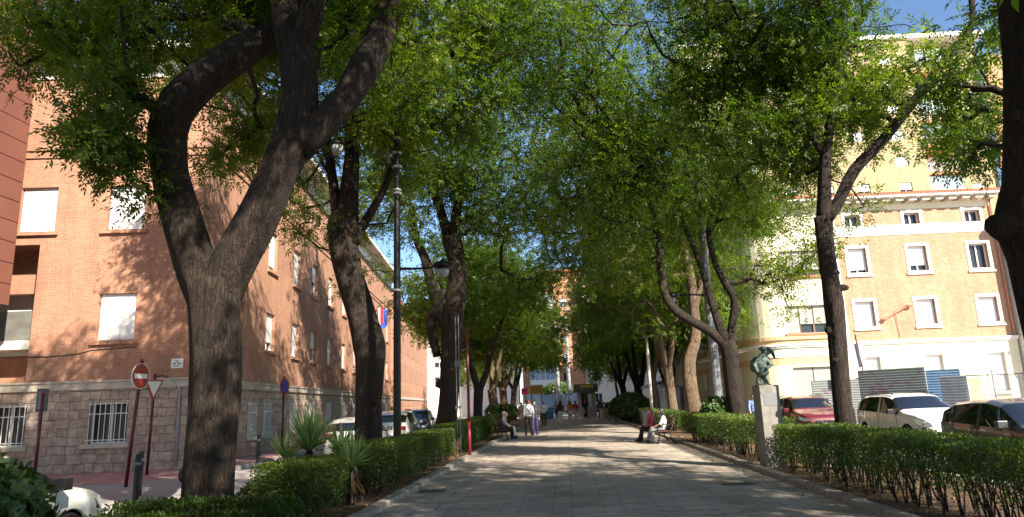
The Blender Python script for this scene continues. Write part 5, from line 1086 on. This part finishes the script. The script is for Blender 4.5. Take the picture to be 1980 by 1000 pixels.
# ------------------------------------------------------------ cars
def interp(x, pts):
    return float(np.interp(x, [p[0] for p in pts], [p[1] for p in pts]))
def car(label, loc, rz, paint, kind='suv', group='cars parked along the streets', badge=True):
    suv = kind == 'suv'; t = thing('parked_car', label, 'car', loc, rz, group)
    L, Wd = (4.4, 1.82) if suv else (4.05, 1.72)
    H = 1.60 if suv else 1.46
    x0, x1 = -L/2, L/2; gz = .22 if suv else .19
    if suv:
        top = [(x0, .95), (x0+.05, 1.12), (x0+.28, 1.42), (x0+.62, 1.545), (-.9, 1.59), (-.1, 1.60), (.35, 1.53), (.62, 1.36), (1.12, 1.09), (1.2, 1.06), (1.75, .98), (2.05, .86), (2.16, .76), (x1, .62)]
        belt = [(x0, .93), (x0+.3, 1.08), (-.5, 1.03), (.9, .97), (1.2, .98), (1.75, .88), (2.05, .76), (x1, .56)]
    else:
        top = [(x0, .85), (x0+.05, 1.02), (x0+.30, 1.27), (x0+.7, 1.41), (-.7, 1.455), (-.1, 1.46), (.35, 1.38), (.65, 1.22), (1.1, .98), (1.18, .95), (1.6, .86), (1.88, .74), (1.98, .66), (x1, .55)]
        belt = [(x0, .84), (x0+.3, .98), (-.5, .94), (.85, .88), (1.1, .87), (1.6, .76), (1.88, .66), (x1, .5)]
    wf = [(x0, .70), (x0+.06, .83), (x0+.25, .93), (-1.2, .985), (-.5, 1), (.8, 1), (1.4, .98), (1.85, .9), (2.05, .78) if suv else (1.9, .78), (x1, .60)]
    wr, wfx = x0+.82, x1-.85; Ra = .37 if suv else .34; rw = .335 if suv else .305
    cab0, cab1 = x0+.3, 1.12 if suv else 1.1
    xs = sorted(set([round(q, 3) for q in np.linspace(x0, x1, 84)])); rows = []
    for x in xs:
        hw = Wd/2*interp(x, wf); tp = interp(x, top); bl = min(interp(x, belt), tp-.02); zb = gz+.05
        if x > x1-.12 or x < x0+.12: zb += .06
        for wx in (wr, wfx):
            if abs(x-wx) < Ra: zb = max(zb, rw+math.sqrt(Ra*Ra-(x-wx)**2))
        a = max(zb+.01, .42); z2 = max(a+.015, .68 if bl > .72 else (a+bl)/2); z2 = min(z2, bl-.02) if bl-.02 > a else a+.005
        cab = max(0, min(1, (tp-bl-.06)/.35)); inset = .97-.17*cab
        zr = tp-(.03+.05*cab); zr = max(zr, bl+.01)
        rows.append([(hw*.965, zb), (hw*.99, a), (hw*1.0, z2), (hw*.985, (z2+bl)/2+.02), (hw*.965, bl), (hw*(.965*.5+inset*.5)*(1 if cab < .05 else .995), bl+(zr-bl)*.55), (hw*inset, zr), (hw*inset*.86, zr+(tp-zr)*.72), (hw*.42, tp-.004), (0, tp)])
    body, glass, dark = MB(), MB(), MB(); K = len(rows[0])
    ws0, ws1 = (.38, 1.06) if suv else (.36, 1.04)       # windscreen
    rw0, rw1 = x0+.06, x0+.34
    def quadpt(i, j, s): y, z = rows[i][j]; return (xs[i], s*y, z)
    for s in (-1, 1):
        for i in range(len(xs)-1):
            xm = (xs[i]+xs[i+1])/2
            for j in range(K-1):
                tgt = body
                side_g = j in (4, 5) and cab0+.12 < xm < .93 and rows[i][6][1]-rows[i][4][1] > .12 and not (abs(xm+.28) < .045)
                if side_g: tgt = glass
                if j >= 6 and ws0 < xm < ws1: tgt = glass
                if j >= 6 and rw0 < xm < rw1: tgt = glass
                if j == 0 and not (x0+.1 < xm < x1-.1 and (abs(xm-wr) < Ra or abs(xm-wfx) < Ra)): tgt = dark if suv else body
                q = [quadpt(i, j, s), quadpt(i+1, j, s), quadpt(i+1, j+1, s), quadpt(i, j+1, s)]
                tgt.quad(*(q if s > 0 else q[::-1]))
    for i, sg in ((0, 1), (len(xs)-1, -1)):
        ring_ = [quadpt(i, j, 1) for j in range(K)]+[quadpt(i, j, -1) for j in range(K-2, -1, -1)]; body.quad(*(ring_ if sg > 0 else ring_[::-1]))
    bo = body.build('body', M_[paint], t); soften(bo, 32)
    # weld
    bm = bmesh.new(); bm.from_mesh(bo.data); bmesh.ops.remove_doubles(bm, verts=bm.verts, dist=.0005); bm.to_mesh(bo.data); bm.free(); soften(bo, 30)
    go = glass.build('window_glass', M_['car_glass'], t); bm = bmesh.new(); bm.from_mesh(go.data); bmesh.ops.remove_doubles(bm, verts=bm.verts, dist=.0005); bm.to_mesh(go.data); bm.free(); soften(go, 30)
    if dark.f: dark.build('sill_cladding', M_['black_trim'], t)
    MB().box(x0+.12, -Wd/2+.16, gz, x1-.14, Wd/2-.16, .72).build('underbody', M_['black_trim'], t)
    MB().box(x0+.55, -Wd/2+.2, .72, .7, Wd/2-.2, .9).box(-.2, -.62, .9, .1, -.12, 1.3).box(-.2, .12, .9, .1, .62, 1.3).build('interior', M_['black_trim'], t)
    for wx in (wr, wfx):
        for s in (-1, 1):
            w = MB().lathe([(rw*.62, -.10), (rw*.93, -.105), (rw, -.07), (rw, .07), (rw*.93, .105), (rw*.62, .10)], 28, M=Matrix.Rotation(rad(90), 3, 'X')); wo = w.build('wheel', M_['black_rubber'], t, (wx, s*(Wd/2-.115), rw), smooth=False); soften(wo, 30)
            r = MB(); 
            for q in range(5): a = 2*math.pi*q/5; r.obox((0, s*.085, 0), (math.cos(a)*rw*.62, s*.095, math.sin(a)*rw*.62), .05, .07, (0, 1, 0))
            r.lathe([(rw*.56, -.1), (rw*.66, -.108), (rw*.66, .108), (rw*.56, .1), (rw*.54, .0), (rw*.56, -.1)], 24, M=Matrix.Rotation(rad(90), 3, 'X'), cap=False).ell((0, s*.09, 0), (.06, .03, .06)); r.build('rim', M_['rim_metal'], wo)
    for s in (-1, 1):
        hl = MB(); X = x1-.2; hw = Wd/2
        zt = .80 if suv else .70
        hl.add([(x1-.40, s*hw*.955, zt+.03), (x1-.05, s*hw*.66, zt-.05), (x1-.02, s*hw*.60, zt-.15), (x1-.14, s*hw*.86, zt-.16), (x1-.33, s*(hw*.975), zt-.08), (x1-.42, s*hw*.8, zt-.02), (x1-.3, s*hw*.5, zt-.05), (x1-.3, s*hw*.5, zt-.2), (x1-.35, s*hw*.8, zt-.2)], [(0, 1, 2, 3, 4), (0, 5, 6, 1), (1, 6, 7, 2), (2, 7, 8, 3), (3, 8, 5, 4), (4, 5, 0)])
        ho = hl.build('headlight', M_['headlamp'], t, bevel=.01)
        tl = MB().box(x0-.012, s*hw*.5 if s > 0 else s*hw*.78, .80, x0+.12, s*hw*.78 if s > 0 else s*hw*.5, .96); tl.build('tail_light', M_['sign_red'], t, bevel=.02)
        zm = 1.06 if suv else .98; mr = MB().box(.72, min(s*(hw+.02), s*(hw+.21)), zm-.065, .85, max(s*(hw+.02), s*(hw+.21)), zm+.075); mr.tube([(.80, s*(hw-.04), .98 if suv else .90), (.78, s*(hw+.06), 1.02 if suv else .94)], .022, 6); mr.build('mirror', M_['black_trim'] if paint in ('white_car', 'pale_car') else M_[paint], t, bevel=.035); MB().box(.716, min(s*(hw+.045), s*(hw+.19)), zm-.045, .719, max(s*(hw+.045), s*(hw+.19)), zm+.055).build('mirror_glass', M_['chrome'], t)
        for dx in (-.42, .42): MB().box(dx-.1, s*(hw+.002)-.012, .86, dx+.08, s*(hw+.002)+.012, .885).build('door_handle', M_[paint], t, bevel=.005)
    zg = .60 if suv else .52
    MB().box(x1-.06, -.34, zg-.05, x1+.012, .34, zg+.07).build('grille', M_['black_trim'], t, bevel=.01)
    MB().box(x1-.1, -.55, gz+.10, x1-.005, .55, gz+.22).build('lower_intake', M_['black_trim'], t, bevel=.01)
    V_ = MB().tube([(x1+.012, -.17, zg+.085), (x1+.022, -.09, zg-.035), (x1+.022, .09, zg-.035), (x1+.012, .17, zg+.085)], .013, 6) if badge == 'V' else MB().box(x1-.02, -.33, zg+.005, x1+.016, .33, zg+.017)
    V_.build('grille_trim', M_['chrome'], t)
    MB().lathe([(.045, -.004), (.05, 0), (.045, .004)], 16, (x1+.022, 0, zg+.03), Matrix.Rotation(rad(90), 3, 'Y')).build('emblem', M_['chrome'], t)
    MB().box(x1-.02, -.26, gz+.215, x1+.01, .26, gz+.315).build('number_plate', M_['sign_white'], t); MB().box(x0-.015, -.26, .58, x0+.02, .26, .69).build('number_plate', M_['sign_white'], t)
    for s in (-1, 1):
        for xx in (-.28, .86): MB().box(xx-.004, s*(Wd/2*.998)-.004, .40, xx+.004, s*(Wd/2*.998)+.004, .93 if not suv else 1.0).build('door_gap', M_['black_trim'], t)
    if suv:
        for s in (-1, 1): MB().tube([(-1.55, s*.60, 1.56), (-1.3, s*.60, 1.615), (.0, s*.60, 1.625), (.3, s*.61, 1.565)], .016, 6).build('roof_rail', M_['black_trim'], t, smooth=True)
    return t
def paintm(name, c, metal=.0):
    k = N(name); k.base(c); k.rough(.35); k.b.inputs['Metallic'].default_value = metal; k.b.inputs['Coat Weight'].default_value = 1; k.b.inputs['Coat Roughness'].default_value = .02; M_[name] = k.mt
paintm('white_car', (.78, .76, .70)); paintm('grey_car', (.035, .042, .042), .0); paintm('red_car', (.13, .009, .014), .1); paintm('pale_car', (.62, .60, .52), .2); paintm('dark_car', (.03, .032, .04), .2)
k = N('car_glass'); k.base((.01, .012, .014)); k.rough(.02); k.b.inputs['Specular IOR Level'].default_value = .9; k.b.inputs['Coat Weight'].default_value = .6; k.b.inputs['Coat Roughness'].default_value = .01; M_['car_glass'] = k.mt
k = N('headlamp'); k.base((.45, .47, .5)); k.rough(.08); k.b.inputs['Metallic'].default_value = .7; M_['headlamp'] = k.mt
car('white crossover with a black mirror parked between the red car and the dark hatchback', (10.95, 23.3, -.12), rad(-88), 'white_car')
car('dark grey rounded hatchback at the right edge, parked behind the near hedge', (9.35, 15.1, -.12), rad(-90), 'grey_car', 'hatch')
car('dark red crossover with a chrome V grille behind the statue', (9.95, 30.0, -.12), rad(-92), 'red_car', badge='V')
car('white car mostly hidden by the shrub in the bottom left corner', (-6.95, 7.2, -.12), rad(90), 'white_car', 'hatch')
car('pale car just beyond the black lamp post on the left street', (-7.75, 31.5, -.12), rad(95), 'pale_car')
car('white car between the leaning trunk and the black lamp post on the left street', (-7.6, 25.2, -.12), rad(94), 'white_car', 'hatch')
car('dark car with a blue reflecting windscreen beyond the pale one', (-8.6, 39.5, -.12), rad(-85), 'dark_car')
car('dark car parked farther down the right hand street', (9.4, 45.5, -.12), rad(-90), 'dark_car', 'hatch')
car('white car crossing at the end of the promenade', (-4.4, 90, -.1), rad(0), 'white_car'); car('blue grey car crossing just left of the far poles', (2.0, 92.5, -.1), rad(180), 'grey_car')
# ------------------------------------------------------------ people
mat('skin', (.50, .29, .20), .55, var=.05, sc=20); mat('hair_black', (.012, .010, .010), .5); mat('hair_red', (.24, .06, .03), .5); mat('hair_grey', (.35, .33, .31), .6); mat('hair_brown', (.07, .035, .02), .5); mat('shoe', (.02, .018, .018), .5); mat('shoe_pale', (.6, .57, .52), .6); mat('eye', (.02, .015, .012), .2)
CL = {'c_grey': (.16, .15, .16), 'c_black': (.015, .015, .018), 'c_pale': (.55, .55, .58), 'c_navy': (.03, .03, .10), 'c_brown': (.11, .06, .04), 'c_white': (.72, .70, .66), 'c_green': (.035, .04, .02), 'c_orange': (.55, .25, .08), 'c_red': (.42, .03, .07), 'c_rose': (.42, .10, .13), 'c_lgrey': (.20, .205, .22), 'c_tan': (.35, .26, .18), 'c_blue': (.22, .33, .60), 'c_dark': (.05, .05, .055)}
for a, c in CL.items(): mat(a, c, .85, var=.12, sc=12, bump=.3)
def V3(*a): return Vector(a)
def person(label, x, y, rz, H=1.7, pose='stand', top='c_grey', bottom='c_black', hair='hair_black', long=False, sleeves='long', legs='trousers', shoe='shoe', j=None, hat=None, z=0., turn=0., build=1., scarf=None, bag=False):
    t = thing('person', label, 'person', (x, y, z), rz)     # local +y is forward
    J = dict(pel=V3(0, 0, .53), che=V3(0, -.005, .72), nec=V3(0, -.005, .83), hd=V3(0, .012, .925))
    for s, q in ((-1, 'L'), (1, 'R')):
        J['hip'+q] = V3(s*.052, 0, .51); J['kne'+q] = V3(s*.056, .012, .285); J['ank'+q] = V3(s*.058, -.012, .045)
        J['sho'+q] = V3(s*.103, -.005, .80); J['elb'+q] = V3(s*.135, -.015, .635); J['wri'+q] = V3(s*.135, .035, .50)
    if pose == 'sit':
        dz = -.265
        for a in list(J): J[a] = J[a]+V3(0, 0, dz)
        for s, q in ((-1, 'L'), (1, 'R')):
            J['kne'+q] = V3(s*.07, .25, .275); J['ank'+q] = V3(s*.07, .26, .045); J['elb'+q] = V3(s*.14, .03, .40); J['wri'+q] = V3(s*.07, .15, .33)
        J['nec'] += V3(0, .02, 0); J['hd'] += V3(0, .03, 0)
    if pose == 'walk':
        J['kneL'] = V3(-.05, .075, .29); J['ankL'] = V3(-.05, .12, .05); J['kneR'] = V3(.052, -.01, .285); J['ankR'] = V3(.052, -.13, .085)
        J['elbL'] = V3(-.13, -.06, .64); J['wriL'] = V3(-.12, -.05, .51); J['elbR'] = V3(.13, .03, .64); J['wriR'] = V3(.12, .12, .53)
    if j:
        for a, c in j.items(): J[a] = V3(*c)
    J = {a: p*H for a, p in J.items()}; h = H; bw = build
    def torso(b, e=0.):
        pel, che, nec = J['pel'], J['che'], J['nec']
        b.ell(pel+V3(0, -.005*h, 0), ((.088*bw)*h+e, .062*bw*h+e, .075*h+e)).ell((pel+che)/2, (.078*bw*h+e, .056*bw*h+e, .10*h+e)).ell(che, (.092*bw*h+e, .060*bw*h+e, .095*h+e))
        b.tube([J['shoL'], che+V3(0, 0, .06*h), J['shoR']], [.034*h+e]*3, 10, dome=True)
    def arm(b, q, e=0., full=True):
        S, E, Wr = J['sho'+q], J['elb'+q], J['wri'+q]
        b.tube([S, E], [.031*h+e, .024*h+e], 10, dome=True)
        b.tube([E, Wr] if full else [E, E*.9+Wr*.1], [.024*h+e, (.0165 if full else .023)*h+e], 10, dome=True)
    def leg(b, q, e=0., lo=1.):
        A, Kn, F_ = J['hip'+q], J['kne'+q], J['ank'+q]; b.tube([A, A*.6+Kn*.4, Kn], [.056*h*bw+e, .051*h+e, .036*h+e], 10, dome=True)
        if lo > 0: F2 = Kn*(1-lo)+F_*lo; b.tube([Kn, Kn*.65+F2*.35, F2], [.036*h+e, .037*h+e, (.023 if lo > .9 else .034)*h+e], 10, dome=True)
    b = MB(); torso(b)
    for q in 'LR':
        arm(b, q); leg(b, q); s = -1 if q == 'L' else 1
        Wr, E = J['wri'+q], J['elb'+q]; d = (Wr-E).normalized(); lat = d.cross(V3(0, 0, 1)); lat = V3(1, 0, 0) if lat.length < .3 else lat.normalized(); up = lat.cross(d)
        c = Wr+d*.028*h; b.tube([Wr, c, Wr+d*.05*h], [.015*h, .019*h, .018*h], 8, dome=True)
        for i in range(4):
            k_ = Wr+d*.05*h+lat*(i-1.5)*.0095*h; l = (.030, .036, .034, .026)[i]*h; b.tube([k_, k_+d*l*.55-up*l*.12, k_+d*l*.85-up*l*.45], [.0058*h, .005*h, .0042*h], 6, dome=True)
        k_ = Wr+d*.018*h-lat*s*.015*h; b.tube([k_, k_-lat*s*.018*h+d*.018*h, k_-lat*s*.017*h+d*.036*h-up*.006*h], [.0072*h, .0062*h, .005*h], 6, dome=True)
        A = J['ank'+q]; b.tube([A+V3(0, -.015*h, -.025*h), A+V3(0, .05*h, -.03*h), A+V3(0, .085*h, -.033*h)], [.018*h, .02*h, .014*h], 8, dome=True)
    Rz = Matrix.Rotation(turn, 3, 'Z'); hd = J['hd']; b.tube([J['nec']+V3(0, 0, -.03*h), hd+V3(0, -.01*h, -.03*h)], [.036*h, .031*h], 10, dome=True)
    def hp(*a): return hd+Rz @ (V3(*a)*h)
    b.ell(hp(0, -.004, .012), (.043*h, .053*h, .056*h), M=Rz).ell(hp(0, .014, -.022), (.034*h, .036*h, .038*h), M=Rz).tube([hp(0, .045, .004), hp(0, .060, -.014)], [.006*h, .009*h], 6, dome=True).ell(hp(0, .040, -.050), (.016*h, .012*h, .012*h))
    b.tube([hp(-.014, .047, -.033), hp(.014, .047, -.033)], .006*h, 6, dome=True)
    for s in (-1, 1): b.ell(hp(s*.044, -.006, -.004), (.007*h, .014*h, .020*h), M=Rz)
    remesh(b.build('body', M_['skin'], t), .0085 if y < 40 else .012, 2)
    e = MB()
    for s in (-1, 1): e.ell(hp(s*.017, .046, .0), (.007*h, .006*h, .005*h))
    e.build('eyes', M_['eye'], t)
    b = MB(); torso(b, .014)
    for q in 'LR':
        if sleeves != 'none': arm(b, q, .013, sleeves == 'long')
    b.tube([J['nec']-V3(0, 0, .02*h), J['nec']+V3(0, 0, .012*h)], [.045*h, .04*h], 10, dome=True)
    remesh(b.build('shirt', M_[top], t), .012, 3)
    b = MB(); b.ell(J['pel']+V3(0, -.005*h, -.015*h), (.092*bw*h+.016, .066*bw*h+.016, .075*h))
    if legs == 'trousers':
        for q in 'LR': leg(b, q, .016)
    elif legs == 'shorts':
        for q in 'LR': A, Kn = J['hip'+q], J['kne'+q]; b.tube([A, A*.5+Kn*.5], [.062*h, .058*h], 10, dome=True)
    elif legs == 'skirt':
        c = J['pel']; m_ = (J['kneL']+J['kneR'])/2; b.tube([c, c*.5+m_*.5, m_+V3(0, 0, -.08*h)], [.088*h, .095*h, .105*h], 14, dome=False)
    remesh(b.build({'trousers': 'trousers', 'shorts': 'shorts', 'skirt': 'skirt'}[legs], M_[bottom], t), .012, 2)
    for q in 'LR':
        A = J['ank'+q]; MB().tube([A+V3(0, -.02*h, -.022*h), A+V3(0, .05*h, -.025*h), A+V3(0, .09*h, -.030*h)], [.024*h, .025*h, .017*h], 10, dome=True).build('shoe', M_[shoe], t, smooth=True)
    b = MB(); b.ell(hp(0, -.014, .024), (.050*h, .056*h, .056*h), M=Rz).ell(hp(0, -.026, -.005), (.047*h, .044*h, .05*h), M=Rz)
    if long:
        b.tube([hp(0, -.03, .02), hp(0, -.05, -.07), hp(0, -.055, -.17)], [.05*h, .055*h, .035*h], 12, dome=True)
        for s in (-1, 1): b.tube([hp(s*.036, .0, .03), hp(s*.052, .0, -.03), hp(s*.055, -.01, -.10)], [.018*h, .02*h, .012*h], 8, dome=True)
    remesh(b.build('hair', M_[hair], t), .010, 2)
    if hat: MB().lathe([(.052*h, .03*h), (.056*h, .045*h), (.05*h, .075*h), (.02*h, .085*h)], 14, hp(0, -.005, 0)).build('hat', M_[hat], t, smooth=True)
    if scarf:
        b = MB(); n_ = J['nec']
        b.tube([n_+V3(-.05*h, 0, 0), n_+V3(0, .05*h, .0), n_+V3(.05*h, 0, 0), n_+V3(0, -.045*h, .01*h), n_+V3(-.05*h, 0, 0)], .03*h, 8).tube([n_+V3(0, .055*h, -.0), n_+V3(.02*h, .085*h, -.12*h), n_+V3(0, .09*h, -.22*h)], [.04*h, .045*h, .03*h], 8, dome=True); remesh(b.build('scarf', M_[scarf], t), .012, 1)
    if bag: 
        MB().tube([J['shoL']+V3(.02*h, .06*h, .035*h), J['shoL']+V3(.02*h, -.07*h, .02*h), V3(.0, -.09*h, .68*h), V3(.10*h, -.075*h, .55*h)], .008*h, 6).build('bag_strap', M_['c_dark'], t)
    return t
fb = 0
person('seated man in a dark grey jacket facing the path from the left bench', -3.02, 32.75, rad(-90), 1.7, 'sit', 'c_grey', 'c_black', 'hair_grey', build=1.2, turn=rad(-5), z=.02)
person('second seated person half hidden beyond the man on the left bench', -3.0, 33.5, rad(-95), 1.66, 'sit', 'c_tan', 'c_white', 'hair_brown', z=.02)
person('standing man in a pale jacket with a bag strap across his back', -1.92, 35.0, rad(12), 1.76, 'stand', 'c_pale', 'c_black', 'hair_red', build=1.12, bag=True, j=dict(kneL=(-.075, .01, .285), ankL=(-.095, -.01, .045), kneR=(.06, .02, .285), ankR=(.075, 0, .045)))
person('man in navy trousers mostly hidden behind the one in the pale jacket', -1.66, 35.9, rad(172), 1.74, 'stand', 'c_dark', 'c_navy', 'hair_black')
person('man in a white shirt and brown trousers holding a pale bag at his waist', -1.62, 48.8, rad(178), 1.72, 'stand', 'c_white', 'c_brown', 'hair_grey', build=1.15, j=dict(elbL=(-.15, 0, .64), wriL=(-.05, .11, .60), elbR=(.15, 0, .64), wriR=(.05, .11, .60)))
t = thing('shoulder_bag', 'pale bag held in front of the man in the white shirt', 'bag', (-1.62, 48.52, .98)); MB().box(-.17, -.07, -.1, .17, .05, .1).build('pouch', M_['c_white'], t, bevel=.03); MB().tube([(-.15, 0, .08), (0, -.02, .15), (.15, 0, .08)], .012, 6).build('handle', M_['c_tan'], t)
person('woman with long black hair and white trousers walking away', -.48, 51.2, rad(4), 1.68, 'walk', 'c_green', 'c_white', 'hair_black', True, 'long', shoe='shoe')
person('woman with long auburn hair, orange top and white shorts walking away', .24, 56, rad(3), 1.68, 'walk', 'c_orange', 'c_white', 'hair_brown', True, 'short', 'shorts', 'shoe_pale')
person('woman in a red top and pale trousers, right of the one in orange', .72, 58.5, rad(-8), 1.64, 'walk', 'c_red', 'c_pale', 'hair_brown', False, 'short', 'trousers', 'shoe_pale')
person('woman in black with a flared skirt in front of the kiosk', 1.55, 58, rad(70), 1.68, 'walk', 'c_black', 'c_black', 'hair_red', False, 'long', 'skirt', 'shoe_pale')
person('person in dark clothes standing just right of the kiosk', 3.1, 66, rad(150), 1.68, 'stand', 'c_dark', 'c_black', 'hair_black')
person('person in beige half hidden among the left trunks behind the bench', -3.05, 47, rad(175), 1.66, 'stand', 'c_tan', 'c_tan', 'hair_brown')
person('person in a light blue shirt walking on the street left of the statue pedestal', 9.25, 35.5, rad(170), 1.74, 'walk', 'c_blue', 'c_dark', 'hair_brown', z=-.12)
person('seated person with red hair and a rose scarf on the right bench', 3.22, 27.05, rad(95), 1.66, 'sit', 'c_rose', 'c_black', 'hair_red', True, 'long', shoe='shoe', scarf='c_rose', turn=rad(35), z=.02, j=dict(kneL=(-.09, .24, .29), ankL=(-.03, .34, .06)))
person('seated person in a white top and grey trousers, nearer one on the right bench', 3.48, 25.95, rad(85), 1.68, 'sit', 'c_white', 'c_lgrey', 'hair_black', True, 'short', shoe='shoe', turn=rad(10), z=.02, j=dict(kneR=(.06, .25, .30), ankR=(.03, .36, .07), elbL=(-.16, .07, .40), wriL=(-.1, .2, .34)))
person('pedestrian in grey far away beyond the white shirted man', -1.0, 68, rad(0), 1.7, 'walk', 'c_lgrey', 'c_navy', 'hair_black'); person('pedestrian in white far away right of the poles', .9, 74, rad(180), 1.7, 'walk', 'c_white', 'c_blue', 'hair_brown')
